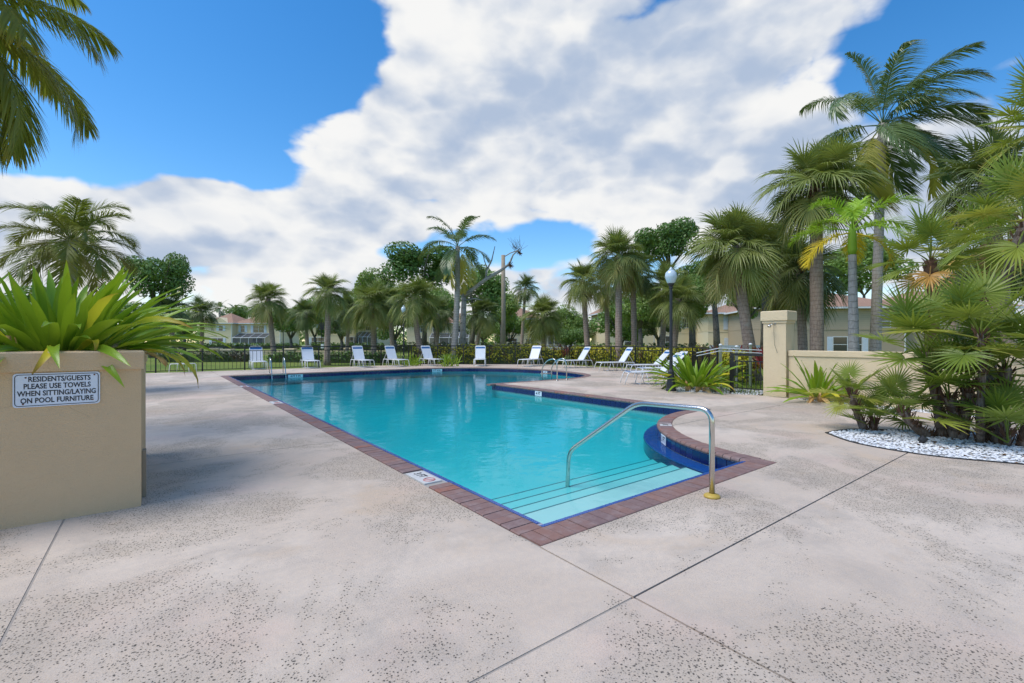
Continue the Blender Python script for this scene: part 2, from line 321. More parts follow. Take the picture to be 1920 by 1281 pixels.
M = dict(
    deck=mat_deck(), water=mat_water(), brick=mat_brick(), navy=mat_tile('navy_tile', (.004, .008, .060), (.010, .020, .115)), mosaic=mat_tile('blue_mosaic', (.006, .045, .23), (.030, .14, .48), .2),
    grout=M_plain('grout', (.34, .36, .42), .8, .15, 20), joint=M_plain('joint_filler', (.10, .085, .07), .9, .3, 8), filler=M_plain('grey_sealant', (.34, .30, .26), .9, .3, 8), bed=M_plain('mortar', (.36, .33, .29), .9, .2, 15, bump=.3),
    plaster=M_plain('pool_plaster', (.58, .70, .66), .6, .06, 2), lip=M_plain('step_line', (.07, .22, .25), .4), stucco=mat_stucco('tan_stucco', (.68, .475, .28)), cream=mat_stucco('cream_stucco', (.76, .60, .39), .15),
    steel=M_plain('stainless_steel', (.60, .585, .55), .20, .10, 12, metal=1), brass=M_plain('yellowed_flange', (.50, .34, .06), .45, .2, 30), white=M_plain('white_paint', (.80, .80, .79), .4, .04, 8),
    strap=M_plain('white_vinyl', (.82, .83, .85), .35, .04, 8), blue=M_plain('blue_vinyl', (.02, .13, .36), .35, .1, 8), black=M_plain('black_metal', (.016, .015, .016), .4, .3, 9, spec=.5), char=M_plain('charcoal_metal', (.022, .023, .027), .45, .25, 8, bump=.1),
    sign=M_plain('sign_white', (.70, .73, .80), .35, .03, 9), marker=M_plain('worn_white_tile', (.56, .55, .53), .5, .2, 14), ink=M_plain('black_ink', (.012, .012, .016), .5), red=M_plain('red_print', (.45, .10, .10), .5), rust=M_plain('rust', (.16, .055, .015), .9, .4, 40),
    globe=mat_globe(), amber=M_plain('amber_globe', (.62, .40, .08), .25, .05), siding=mat_siding('cream_siding', (.80, .65, .41)), shaded_siding=mat_siding('shaded_cream_siding', (.52, .41, .29)), lower=M_plain('cream_render', (.80, .67, .46), .8, .06, 1.5),  # the darker siding is the cream one with tree shade put into its colour
    shaded_lower=M_plain('shaded_cream_render', (.46, .36, .25), .8, .06, 1.5), roof=mat_roof(), trim=M_plain('white_trim', (.76, .76, .76), .5, .04), shutter=M_plain('pale_shutter', (.66, .70, .76), .5, .05), glass=M_plain('dark_window', (.035, .04, .045), .08, .3, 1, spec=.8), screen=mat_screen(),  # the darker render has the same shade mixed into its cream
    grass=mat_grass(), sand=M_plain('pale_grit', (.46, .45, .44), .9, .25, 12, bump=.5, bscale=60), soil=M_plain('soil', (.06, .045, .03), .95, .4, 5, bump=.5, bscale=20), pebble=M_plain('white_pebble', (.74, .74, .75), .6, .12, 4, rand=.0), litter=M_plain('leaf_litter', (.16, .085, .035), .9, .4, 9),
    wood=M_plain('pole_wood', (.36, .29, .21), .9, .2, 5, bump=.5, bscale=20), dead=mat_trunk('grey_dead_wood', (.26, .245, .22), (.42, .40, .37), 2), sabal=mat_trunk('sabal_trunk', (.27, .19, .145), (.45, .34, .275), 7), coco=mat_trunk('coconut_trunk', (.30, .27, .23), (.48, .43, .38), 6),
    smooth=mat_trunk('grey_ringed_trunk', (.26, .25, .24), (.40, .385, .37), 5), boot=M_plain('leaf_boots', (.105, .052, .028), .9, .4, 6, bump=.6, bscale=15), fibre=mat_trunk('fibrous_trunk', (.10, .065, .045), (.30, .24, .20), 3), bark=mat_trunk('oak_bark', (.10, .085, .07), (.22, .20, .175), 1),
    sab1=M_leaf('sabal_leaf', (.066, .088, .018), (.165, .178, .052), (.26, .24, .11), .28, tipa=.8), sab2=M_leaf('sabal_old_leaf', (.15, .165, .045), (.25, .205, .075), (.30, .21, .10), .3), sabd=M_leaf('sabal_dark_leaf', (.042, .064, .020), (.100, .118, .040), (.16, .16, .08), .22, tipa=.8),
    fan=M_leaf('fan_palm_leaf', (.060, .100, .014), (.140, .165, .028), (.27, .26, .08), .32, rough=.35), fany=M_leaf('yellow_fan_leaf', (.11, .16, .025), (.22, .20, .035), (.42, .29, .10), .35), fanb=M_leaf('brown_fan_leaf', (.26, .12, .03), (.36, .25, .08), (.30, .2, .1), .3),
    coc=M_leaf('coconut_leaf', (.040, .075, .030), (.090, .125, .050), (.14, .14, .05), .25, rough=.3, spec=.5), cocy=M_leaf('coconut_yellow_leaf', (.26, .24, .04), (.36, .29, .06), (.36, .22, .08), .35), queen=M_leaf('feather_palm_leaf', (.070, .090, .018), (.145, .150, .032), (.20, .15, .03), .35),
    olive=M_leaf('olive_frond', (.075, .095, .012), (.17, .155, .02), (.30, .18, .02), .42), lime=M_leaf('lime_frond', (.15, .26, .025), (.26, .36, .04), (.40, .36, .06), .4), gold=M_leaf('gold_frond', (.42, .33, .03), (.55, .38, .03), (.5, .3, .05), .4),
    crin=M_leaf('crinum_leaf', (.062, .125, .008), (.170, .250, .014), (.34, .30, .035), .30, rough=.33, spec=.45, tipa=.86), criny=M_leaf('crinum_yellow_leaf', (.34, .32, .02), (.40, .34, .03), (.32, .14, .03), .35, tipa=.55), crind=M_leaf('crinum_dry_leaf', (.36, .20, .08), (.42, .28, .13), (.3, .16, .07), .2),
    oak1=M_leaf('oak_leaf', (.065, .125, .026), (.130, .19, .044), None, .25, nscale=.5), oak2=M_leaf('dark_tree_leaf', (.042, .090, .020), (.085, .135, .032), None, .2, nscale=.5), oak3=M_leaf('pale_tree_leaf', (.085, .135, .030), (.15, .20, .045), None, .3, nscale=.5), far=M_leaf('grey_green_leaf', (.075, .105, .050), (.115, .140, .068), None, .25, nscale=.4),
    croton=mat_hedge('croton_leaf', ((.42, .42, .03), (.60, .52, .04), (.14, .035, .04)), 1.0), hedge=mat_hedge('hedge_leaf', ((.10, .18, .03), (.16, .25, .045), (.08, .14, .03)), .6), ti=M_leaf('red_ti_leaf', (.22, .022, .035), (.10, .018, .028), None, .3), low=mat_hedge('dark_hedge_leaf', ((.08, .11, .032), (.12, .15, .045), (.12, .09, .05)), .8),
)

# ------------------------------------------------------------------ ground, deck and pool outline
ARC_C = Vector((8.7, 2.3)); ARC_R = 3.12
def arc(c, r, a0, a1, n): return [(c[0] + r * cos(R(a0 + (a1 - a0) * i / n)), c[1] + r * sin(R(a0 + (a1 - a0) * i / n))) for i in range(n + 1)]
A_END = math.degrees(math.asin((2.67 - 2.3) / ARC_R))
bulge = arc(ARC_C, ARC_R, 180 - A_END, 90, 26)                       # from the near right corner round to the peninsula
def spline(pts, k=8):
    pts = [Vector(p) for p in pts]; out = []
    for i in range(len(pts) - 1):
        p0 = pts[max(i - 1, 0)]; p1 = pts[i]; p2 = pts[i + 1]; p3 = pts[min(i + 2, len(pts) - 1)]
        for j in range(k):
            t = j / k; out.append(.5 * ((2 * p1) + (p2 - p0) * t + (2 * p0 - 5 * p1 + 4 * p2 - p3) * t * t + (3 * p1 - p0 - 3 * p2 + p3) * t ** 3))
    return out + [pts[-1]]
cove = spline([(12.3, 12.85), (13.6, 13.15), (14.65, 14.0), (15.25, 15.5), (15.45, 17.4), (15.05, 19.3), (14.0, 20.9), (12.6, 21.95), (11.0, 22.35)], 8)
E_NEAR = [(2.34, 2.67), bulge[0]]; E_PEN = [(9.0, 5.42), (9.0, 12.85)]; E_BACK = [(9.0, 12.85), tuple(cove[0])]; E_FAR = [tuple(cove[-1]), (2.34, 22.35)]; E_LEFT = [(2.34, 22.35), (2.34, 2.67)]
POOL = [E_NEAR[0]] + bulge + [(9.0, 5.42), (9.0, 12.85)] + [tuple(p) for p in cove] + [(2.34, 22.35)]
POOL = [Vector(p[:2]) for p in POOL]
CW = .232
def offset(poly, w):                       # poly is counter-clockwise; positive w goes outwards
    n = len(poly); out = []
    for i in range(n):
        a, b, c = poly[i - 1], poly[i], poly[(i + 1) % n]
        e1 = (b - a).normalized(); e2 = (c - b).normalized(); n1 = Vector((e1.y, -e1.x)); n2 = Vector((e2.y, -e2.x))
        m = (n1 + n2); m = m / max(.35, m.dot(n1)) if m.length > 1e-6 else n1
        out.append(b + m * w)
    return out
def inside(p, poly):
    r = False; j = len(poly) - 1
    for i in range(len(poly)):
        a, b = poly[i], poly[j]
        if (a[1] > p[1]) != (b[1] > p[1]) and p[0] < (b[0] - a[0]) * (p[1] - a[1]) / (b[1] - a[1]) + a[0]: r = not r
        j = i
    return r
POOL_OUT = offset(POOL, CW)
DECK = [Vector(p) for p in [(-16, -7), (12.75, -7), (12.35, 0.2), (12.15, 3.0), (12.5, 4.7), (12.75, 5.0), (12.6, 5.9), (12.2, 6.9), (11.75, 7.6), (12.0, 8.35), (13.2, 9.0), (15.6, 9.9), (18.2, 11.6), (19.5, 13.6), (19.6, 20.6), (18.6, 22.3), (13.2, 26.4), (-16, 26.4)]]
BED = [Vector(p) for p in spline([(8.25, 2.78), (7.72, 2.2), (7.62, 1.4), (7.95, .6), (8.3, -.6), (8.7, -2.4), (9.6, -3.4), (10.6, -2.6), (10.75, -.6), (10.4, 1.0), (9.7, 1.9), (8.95, 2.62), (8.25, 2.78)], 5)][:-1]
def tri(loops, segs, lim):
    """constrained triangulation of loops and loose segments"""
    vs = []; es = []
    for lp in loops:
        o = len(vs); vs += [Vector((p[0], p[1])) for p in lp]; es += [(o + i, o + (i + 1) % len(lp)) for i in range(len(lp))]
    for a, b in segs:
        o = len(vs); vs += [Vector(a), Vector(b)]; es.append((o, o + 1))
    r = delaunay_2d_cdt(vs, es, [], 0, 1e-5); return r[0], r[2]
def solid(mb, V, T, z0, z1):
    used = {}
    def idx(i):
        if i not in used: used[i] = len(used)
        return used[i]
    T2 = []; cnt = {}
    for t in T:
        a, b, c = (V[i] for i in t)
        if (b - a).cross(c - a) < 0: t = tuple(reversed(t))
        T2.append(tuple(idx(i) for i in t))
        for k in range(3):
            e = (T2[-1][k], T2[-1][(k + 1) % 3]); cnt[e] = cnt.get(e, 0) + 1
    inv = sorted(used, key=used.get); n = len(inv)
    vs = [(V[i].x, V[i].y, z1) for i in inv] + [(V[i].x, V[i].y, z0) for i in inv]
    fs = list(T2) + [(b, a, a + n, b + n) for (a, b) in cnt if (b, a) not in cnt]
    mb.add(vs, fs)
def cen(V, t): return ((V[t[0]].x + V[t[1]].x + V[t[2]].x) / 3, (V[t[0]].y + V[t[1]].y + V[t[2]].y) / 3)

# lawn all round, with a hole where the deck lies
hole = offset(DECK, -.25)
V_, T_ = tri([[(-900, -900), (900, -900), (900, 900), (-900, 900)], hole], [], None)
mb = MB(); mb.add([(p.x, p.y, -.05) for p in V_], [t if (V_[t[1]] - V_[t[0]]).cross(V_[t[2]] - V_[t[0]]) > 0 else tuple(reversed(t)) for t in T_ if not inside(cen(V_, t), hole)])
tag(mb.build('lawn', M['grass']), 'green and yellowish lawn around the pool terrace', None, None, 'structure')
# slabs of the deck with open joints
GAP = .007
JU = [-11.5, -7.2, -.58, 2.108, 5.72, 9.3, 16.0]; JV = [-3.0, 1.64, 6.76, 12.4, 18.0, 22.6]
def slab_cell(p):
    u, v = p
    if v > 2.4 and 2.0 < u < 13 and v < 12 and u > 2.11:            # terrace right of the pool: one joint only
        cu = 2 if True else 0; ju = [2.108]; jv = [1.64, 4.6]
    elif u > 2.108: ju = [2.108, 20.0]; jv = [-3.0, 1.64, 4.6, 22.6]
    else: ju = [-11.5, -7.2, -.58, 2.108]; jv = JV
    for x in ju:
        if abs(u - x) < GAP * .99: return None
    for y in jv:
        if abs(v - y) < GAP * .99: return None
    return (sum(u > x for x in (-11.5, -7.2, -.58, 2.108)), sum(v > y for y in jv), u > 2.108)
segs = []
for x in (-11.5, -7.2, -.58, 2.108):
    for g in (-GAP, GAP): segs.append(((x + g, -7), (x + g, 26.4)))
for y in JV:
    for g in (-GAP, GAP): segs.append(((-16, y + g), (2.108 + GAP, y + g)))
for y in (-3.0, 1.64, 4.6, 22.6):
    for g in (-GAP, GAP): segs.append(((2.108 - GAP, y + g), (19.8, y + g)))
V_, T_ = tri([DECK, POOL_OUT, BED], segs, None)
cells = {}
for t in T_:
    c = cen(V_, t)
    if not inside(c, DECK) or inside(c, POOL_OUT) or inside(c, BED): continue
    k = slab_cell(c)
    if k is not None: cells.setdefault(k, []).append(t)
deck = MB()
V2, T2 = tri([DECK, offset(POOL, .10), BED], [], None)
solid(deck, V2, [t for t in T2 if inside(cen(V2, t), DECK) and not inside(cen(V2, t), offset(POOL, .10)) and not inside(cen(V2, t), BED)], -.12, -.022)
decko = tag(deck.build('pool_deck', M['joint']), 'weathered pinkish concrete pool deck with joints and dark specks', None, None, 'structure')
for k, ts in cells.items():
    m_ = MB(); solid(m_, V_, ts, -.05, 0.0); m_.build('concrete_slab', M['deck'], decko)

for (a_, b_) in (((-.58 - GAP, -7), (-.58 + GAP, 26.3)), ((-16, 1.64 - GAP), (2.09, 1.64 + GAP)), ((-16, 6.76 - GAP), (2.09, 6.76 + GAP)), ((-16, 12.4 - GAP), (2.09, 12.4 + GAP)), ((2.13, 4.6 - GAP), (12.4, 4.6 + GAP))):
    if a_[0] > 2: a_ = (9.3, a_[1])
    m_ = MB(); m_.box((a_[0], a_[1], -.03), (b_[0], b_[1], -.004)); m_.build('joint_filler', M['filler'], decko)

# ------------------------------------------------------------------ pool
pool = thing('swimming_pool', 'turquoise L-shaped swimming pool with brick coping and navy waterline tiles', 'pool')
WZ = -.195
def ring_wall(mb, poly, z0, z1):
    n = len(poly); vs = [(p.x, p.y, z1) for p in poly] + [(p.x, p.y, z0) for p in poly]
    mb.add(vs, [(i, i + n, (i + 1) % n + n, (i + 1) % n) for i in range(n)])
mb = MB(); ring_wall(mb, POOL, -2.4, -.03)
V_, T_ = tri([POOL], [((0, 7.0), (20, 7.0)), ((0, 12.0), (20, 12.0)), ((0, 18.0), (20, 18.0))], None)
def floor_z(v): return -.41 - max(0, min(1, (v - 6.0) / 11)) * .07
mb.add([(p.x, p.y, floor_z(p.y)) for p in V_], [t if (V_[t[1]] - V_[t[0]]).cross(V_[t[2]] - V_[t[0]]) > 0 else tuple(reversed(t)) for t in T_ if inside(cen(V_, t), POOL)])
mb.build('basin', M['plaster'], pool)
STEPS = [(2.67, 3.48, -.24), (3.48, 3.76, -.285), (3.76, 4.04, -.33), (4.04, 4.32, -.37)]
def arc_u(v): return ARC_C.x - sqrt(max(0, (ARC_R + .0) ** 2 - (v - ARC_C.y) ** 2))
for i, (v0, v1, z) in enumerate(STEPS):
    m_ = MB(); m_.box((2.345, v0, -.7 - .05 * i), (arc_u(v1) + .05, v1 - .002 * i, z)); st = m_.build('step', M['plaster'], pool)
    m_ = MB(); m_.box((2.36, v1 - .013, z + .001), (arc_u(v1) - .26, v1 + .002, z + .004)); m_.build('step_edge_line', M['lip'], st)
# blue mosaic ledge round the bulge
m_ = MB(); top = WZ - .012
for rr0, rr1, mname in ((ARC_R - .02, ARC_R + .245, 'top'),):
    a = arc(ARC_C, rr0, 180 - A_END, 92, 40); b = arc(ARC_C, rr1, 180 - A_END, 92, 40)
    for i in range(40):
        m_.add([(*a[i], top - .02), (*a[i+1], top - .02), (*b[i+1], top - .02), (*b[i], top - .02), (*b[i], -.52), (*b[i+1], -.52)], [(0, 1, 2, 3), (3, 2, 5, 4)])
ledge = m_.build('bench_ledge', M['navy'], pool)
m_ = MB()
for j in range(9):                                                       # rings of small blue tiles
    r0 = ARC_R + .004 + j * .0265; r1 = r0 + .0235; na = 170
    for i in range(na):
        a0 = 180 - A_END - (88 - A_END) * i / na; a1 = 180 - A_END - (88 - A_END) * (i + .92) / na
        q = [(ARC_C.x + r * cos(R(x)), ARC_C.y + r * sin(R(x))) for r, x in ((r0, a0), (r0, a1), (r1, a1), (r1, a0))]
        zz = top + RND.uniform(-.0015, .0015)
        m_.add([(*p, zz) for p in q] + [(*p, top - .019) for p in q], [(0, 1, 2, 3), (0, 4, 5, 1), (1, 5, 6, 2), (2, 6, 7, 3), (3, 7, 4, 0)])
tag(m_.build('mosaic_tile', M['mosaic'], ledge), None, None, None, 'stuff')
# coping bricks
def brick_mesh(w, name):
    mb = MB(); prof = [(-.012, -.052), (-.022, -.040), (-.024, -.026), (-.018, -.010), (-.006, .001), (.012, .005), (CW - .014, .005), (CW - .006, .0), (CW - .006, -.052)]   # y = outwards
    vs = []
    for x in (-w / 2, w / 2): vs += [(x, y, z) for y, z in prof]
    n = len(prof); mb.add(vs, [(i, i + n, (i + 1) % n + n, (i + 1) % n) for i in range(n)] + [tuple(range(n)), tuple(range(2 * n - 1, n - 1, -1))]); return mb.data(name, M['brick'])
BW = .119
bm_ = brick_mesh(BW - .008, 'coping_brick')
def along(path, step, margin=0.0):
    """points and directions every `step` along a 2D path"""
    path = [Vector(p[:2]) for p in path]; L_ = [0]
    for a, b in zip(path, path[1:]): L_.append(L_[-1] + (b - a).length)
    tot = L_[-1] - 2 * margin; n = max(1, round(tot / step)); out = []
    for i in range(n):
        s = margin + (i + .5) * tot / n; k = 0
        while k < len(path) - 2 and L_[k + 1] < s: k += 1
        d = (path[k + 1] - path[k]).normalized(); out.append((path[k] + d * (s - L_[k]), d))
    return out, tot / n
bricks = []
for path in ([(2.12, 2.67), (5.78, 2.67)], bulge, [(8.7, 5.42), (9.0, 5.42)][:0] or [(9.0, 5.20), (9.0, 12.85)], [(8.77, 12.85), tuple(cove[0])], cove, [tuple(cove[-1]), (2.12, 22.35)], [(2.34, 22.35), (2.34, 2.67)]):
    if not path: continue
    pts, st = along(path, BW)
    for p, d in pts: bricks.append((p, d))
# nearest 296 as single bricks, the rest joined
MARKS = {'l1': 0}
def near_mark(p): return any((p - Vector(q)).length < .27 for q in ((2.22, 4.42), (2.22, 11.92), (2.22, 16.8))) and p.x < 2.4
bricks = [b for b in bricks if not near_mark(Vector((b[0].x - .1, b[0].y)))]
bricks.sort(key=lambda b: b[0].length)
rest = MB()
for i, (p, d) in enumerate(bricks):
    rz = atan2(d.y, d.x) ; rot = (0, 0, rz + pi)      # local +y points away from the water
    if i < 296:
        o = put('coping_brick', bm_, pool, (p.x, p.y, .002 + RND.uniform(-.0015, .0015)), (RND.uniform(-.008, .008), RND.uniform(-.008, .008), rot[2] + RND.uniform(-.008, .008)))
    else:
        Mx = Matrix.Translation((p.x, p.y, .002)) @ Matrix.Rotation(rot[2], 4, 'Z'); rest.add([Mx @ v.co for v in bm_.vertices], [tuple(f.vertices) for f in bm_.polygons])
tag(rest.build('far_coping_bricks', M['brick'], pool), 'brick coping along the far side', None, None, 'stuff')
mb = MB(); Vb, Tb = tri([POOL, POOL_OUT], [], None)
solid(mb, Vb, [t for t in Tb if inside(cen(Vb, t), POOL_OUT) and not inside(cen(Vb, t), POOL)], -.09, -.008); mb.build('mortar_bed', M['bed'], pool)
# small blue tiles inside the coping of the near and left sides
mb = MB()
def mosaic(a, b, rows=2, s=.0245):
    a = Vector(a); b = Vector(b); d = (b - a).normalized(); nrm = Vector((-d.y, d.x)); n = int((b - a).length / s)
    for i in range(n):
        for j in range(rows):
            o = a + d * (i * s) + nrm * (j * s + .0); e_ = s - .0045; q = [o, o + d * e_, o + d * e_ + nrm * e_, o + nrm * e_]; zz = -.006 - .004 * j + RND.uniform(-.001, .001)
            mb.add([(p.x, p.y, zz) for p in q] + [(p.x, p.y, -.03) for p in q], [(0, 1, 2, 3), (0, 4, 5, 1), (1, 5, 6, 2), (2, 6, 7, 3), (3, 7, 4, 0)])
mosaic((2.366, 2.697), (5.58, 2.697)); mosaic((2.367, 22.3), (2.367, 2.75))
tag(mb.build('trim_tile', M['mosaic'], pool), 'narrow bright blue mosaic strip inside the brick coping', None, None, 'stuff')
m_ = MB(); m_.box((2.34, 2.67, -.10), (5.60, 2.748, -.014)); m_.box((2.34, 2.748, -.10), (2.418, 22.34, -.014)); m_.build('trim_ledge', M['grout'], pool)
# navy waterline tiles
TS = .152
mt = MB(); mt.cbox((-TS / 2 + .003, -TS / 2 + .003, 0), (TS / 2 - .003, TS / 2 - .003, .012), .003); tile = mt.data('waterline_tile', M['navy'])
restt = MB(); backing = MB()
def tiles(path, single=True, zc=-.125):
    pts, st = along(path, TS)
    for p, d in pts:
        nrm = Vector((-d.y, d.x)); Mx = Matrix.Translation((p.x + nrm.x * .002, p.y + nrm.y * .002, zc)) @ Matrix(((d.x, 0, nrm.x, 0), (d.y, 0, nrm.y, 0), (0, 1, 0, 0), (0, 0, 0, 1)))
        Mx = Mx @ Matrix.Diagonal((st / TS, .92, 1, 1))
        if single:
            o = put('waterline_tile', tile, pool); o.matrix_world = Mx
        else: restt.add([Mx @ v.co for v in tile.vertices], [tuple(f.vertices) for f in tile.polygons])
    q = [Vector(x[:2]) for x in path]
    for a, b in zip(q, q[1:]):
        d = (b - a).normalized(); nn = Vector((-d.y, d.x)) * .004; backing.add([(a.x + nn.x, a.y + nn.y, -.215), (b.x + nn.x, b.y + nn.y, -.215), (b.x + nn.x, b.y + nn.y, -.045), (a.x + nn.x, a.y + nn.y, -.045)], [(0, 1, 2, 3)])
tiles(bulge); tiles([(8.7, 5.42), (9.0, 5.42)]); tiles(E_PEN); tiles(cove); tiles(E_FAR)
for e in (E_NEAR, E_BACK, E_LEFT): tiles(e, False)
tag(restt.build('hidden_side_tiles', M['navy'], pool), 'navy waterline tiles of the near and left sides', None, None, 'stuff'); backing.build('tile_grout', M['grout'], pool)
# lettering helper
def text_mesh(txt, size, mat, extr=.0015, bold=0.0, spacing=1.0, align='CENTER'):
    cu = bpy.data.curves.new('lettering', 'FONT'); cu.body = txt; cu.size = size; cu.extrude = extr; cu.offset = bold; cu.space_character = spacing; cu.align_x = align; cu.align_y = 'CENTER'; cu.resolution_u = 3
    o = bpy.data.objects.new('lettering', cu); COL.objects.link(o); dg = bpy.context.evaluated_depsgraph_get(); me = bpy.data.meshes.new_from_object(o.evaluated_get(dg)); bpy.data.objects.remove(o); me.materials.clear(); me.materials.append(mat); return me
def lettering(txt, size, mat, parent, loc, rot, sx=1.0, bold=0.0, name='lettering'):
    return put(name, text_mesh(txt, size, mat, .001, bold), parent, loc, rot, (sx, 1, 1))
# white depth markers set in the coping and in the tile band
def marker_flat(c, rz, w, h, txt, circle=True):
    m = MB(); m.cbox((-w / 2, -h / 2, -.05), (w / 2, h / 2, .008), .004); o = m.build('depth_marker', M['marker'], pool, False, (c[0], c[1], .0), (0, 0, rz))
    lettering(txt, h * .62, M['ink'], o, (-w * .17 if circle else 0, 0, .0085), (0, 0, 0), .8, .003)
    if circle:
        k = MB(); k.tube([(w * .30 + h * .30 * cos(a), h * .30 * sin(a), .009) for a in [2 * pi * i / 24 for i in range(25)]], .005, 4, cap=False); k.tube([(w * .30 - h * .2, -h * .2, .009), (w * .30 + h * .2, h * .2, .009)], .005, 4); k.build('no_diving_symbol', M['red'], o)
marker_flat((2.22, 4.42), pi / 2 + pi, .44, .195, '3 FT'); marker_flat((2.22, 11.92), -pi / 2, .50, .205, '4 FT'); marker_flat((2.22, 16.8), -pi / 2, .5, .205, '4 FT')
ba = R(127); marker_flat((ARC_C.x + (ARC_R - .12) * cos(ba), ARC_C.y + (ARC_R - .12) * sin(ba)), ba - pi / 2, .30, .20, '3 FT', False)
def marker_wall(p, d, w, txt):
    d = Vector(d).normalized(); nrm = Vector((-d.y, d.x)); q = Vector(p[:2]) + nrm * .012
    Mx = Matrix.Translation((q.x, q.y, -.122)) @ Matrix(((-d.x, 0, nrm.x, 0), (-d.y, 0, nrm.y, 0), (0, 1, 0, 0), (0, 0, 0, 1)))
    m = MB(); m.cbox((-w / 2, -.07, 0), (w / 2, .07, .006), .003); o = m.build('depth_marker', M['sign'], pool); o.matrix_world = Mx
    lettering(txt, .125, M['ink'], o, (0, 0, .0065), (0, 0, 0), .85, .003)
marker_wall((9.0, 10.45), (0, 1), .30, '4 FT'); marker_wall((4.95, 22.35), (-1, 0), .62, '4 FT 9 IN'); marker_wall((11.9, 22.17), (-1, .25), .62, '5 FT 6 IN'); marker_wall((15.43, 17.4), (0, 1), .3, '5 FT')
bb = R(139); marker_wall((ARC_C.x + ARC_R * cos(bb), ARC_C.y + ARC_R * sin(bb)), (sin(bb), -cos(bb)), .26, '3 FT')
# water body
mb = MB(); Vw, Tw = tri([offset(POOL, .02)], [], None); solid(mb, Vw, Tw_ := [t for t in Tw if inside(cen(Vw, t), offset(POOL, .02))], -2.6, WZ)
n0 = len(mb.v) // 2; mb.f += [tuple(i + n0 for i in reversed(f)) for f in mb.f[:len(Tw_)]]
tag(mb.build('pool_water', M['water']), 'clear turquoise water filling the swimming pool', None, None, 'structure')

# ------------------------------------------------------------------ rails and ladders
def bend(pts, r=.12, k=6):
    pts = [Vector(p) for p in pts]; out = [pts[0]]
    for a, b, c in zip(pts, pts[1:], pts[2:]):
        r1 = min(r, (b - a).length * .49, (c - b).length * .49); p = b + (a - b).normalized() * r1; q = b + (c - b).normalized() * r1
        for i in range(k + 1):
            t = i / k; out.append(p * (1 - t) ** 2 + b * 2 * t * (1 - t) + q * t * t)
    return out + [pts[-1]]
rail = thing('pool_handrail', 'bent stainless steel handrail over the entry steps with a yellow base ring', 'handrail', (4.03, 2.26, 0))
m_ = MB(); m_.tube(bend([(0, 0, -.03), (0, 0, .80), (-.02, .82, .775), (-.09, 1.76, .10), (-.09, 1.80, -.58)], .13), .0245, 16); m_.build('rail_tube', M['steel'], rail, True)
m_ = MB(); m_.lathe([(.070, .001), (.072, .012), (.062, .024), (.036, .030), (.030, .036), (.026, .036)], 24); m_.build('base_ring', M['brass'], rail, True)
def ladder(name, label, loc, rz, gap, path, treads=()):
    t = thing(name, label, 'pool ladder', loc, rz, 'pool ladders')
    for s in (-gap / 2, gap / 2):
        m = MB(); m.tube(bend([(s, y, z) for y, z in path], .16), .021, 10); m.build('rail_tube', M['steel'], t, True)
        m = MB(); m.lathe([(.05, .001), (.05, .015), (.03, .022)], 14, (s, path[0][0], 0)); m.build('base_ring', M['steel'], t, True)
    for (y, z) in treads:
        m = MB(); m.cbox((-gap / 2 - .02, y - .05, z - .03), (gap / 2 + .02, y + .05, z), .006); m.build('tread', M['steel'], t)
lp = P(527, 697, 19.9)
ladder('pool_ladder', 'slanted stainless grab rails in front of the leftmost loungers', (4.25, 22.75, 0), pi, .55, [(0, -.02), (0, .72), (.30, .66), (.62, -.3), (.62, -1.0)], ((.60, .02), (.62, -.35)))
ladder('pool_ladder', 'arched stainless ladder beyond the deck peninsula', (11.75, 12.35, 0), R(8), .55, [(0, -.02), (0, .62), (.12, .80), (.45, .74), (.72, .45), (.74, -1.0)], ((.74, .24), (.74, -.4)))

# ------------------------------------------------------------------ planter with the towel sign
pl = thing('stucco_planter', 'large tan stucco planter wall with a raised cap at the left', 'planter', (-.10, 5.13, 0))
PW, PD, PH = 6.0, 2.3, 1.34
m_ = MB(); m_.box((-PW, 0, -.04), (0, PD, 1.19)); m_.build('planter_wall', M['stucco'], pl)
m_ = MB()
m_.cbox((-PW - .02, -.018, 1.185), (.018, .26, PH), .012); m_.cbox((-PW - .02, PD - .26, 1.185), (.018, PD + .018, PH), .012); m_.cbox((-.26, .262, 1.187), (.016, PD - .262, PH - .002), .012); m_.cbox((-PW, .262, 1.187), (-PW + .26, PD - .262, PH - .002), .012); m_.build('cap', M['stucco'], pl)
m_ = MB(); m_.box((-PW + .2, .2, 1.2), (-.2, PD - .2, 1.27)); m_.build('soil', M['soil'], pl)
m_ = MB(); m_.box((.003, .28, .0), (.03, .42, .42)); m_.build('edge_strip', M['wood'], pl)
s0 = P(107, 733, 3.72)
sg = thing('towel_sign', 'white rectangular sign about using towels screwed to the planter', 'sign', (0, 0, 0))
sg.location = (-.615, 5.126, 1.042)
SW, SH = .50, .262
m_ = MB(); cr = .022; pts = []
for cx, cz, a0 in ((SW/2-cr, SH/2-cr, 0), (-SW/2+cr, SH/2-cr, 90), (-SW/2+cr, -SH/2+cr, 180), (SW/2-cr, -SH/2+cr, 270)):
    pts += [(cx + cr * cos(R(a0 + 30 * i)), cz + cr * sin(R(a0 + 30 * i))) for i in range(4)]
n = len(pts); m_.add([(x, -.006, z) for x, z in pts] + [(x, 0, z) for x, z in pts], [tuple(range(n))[::-1], tuple(range(n, 2 * n))] + [(i, (i + 1) % n, (i + 1) % n + n, i + n) for i in range(n)]); pan = m_.build('panel', M['sign'], sg)
m_ = MB(); k = .93
m_.tube([(x * .955, -.0065, z * .915) for x, z in pts + pts[:1]], .0026, 4, cap=False); m_.build('border_line', M['ink'], pan)
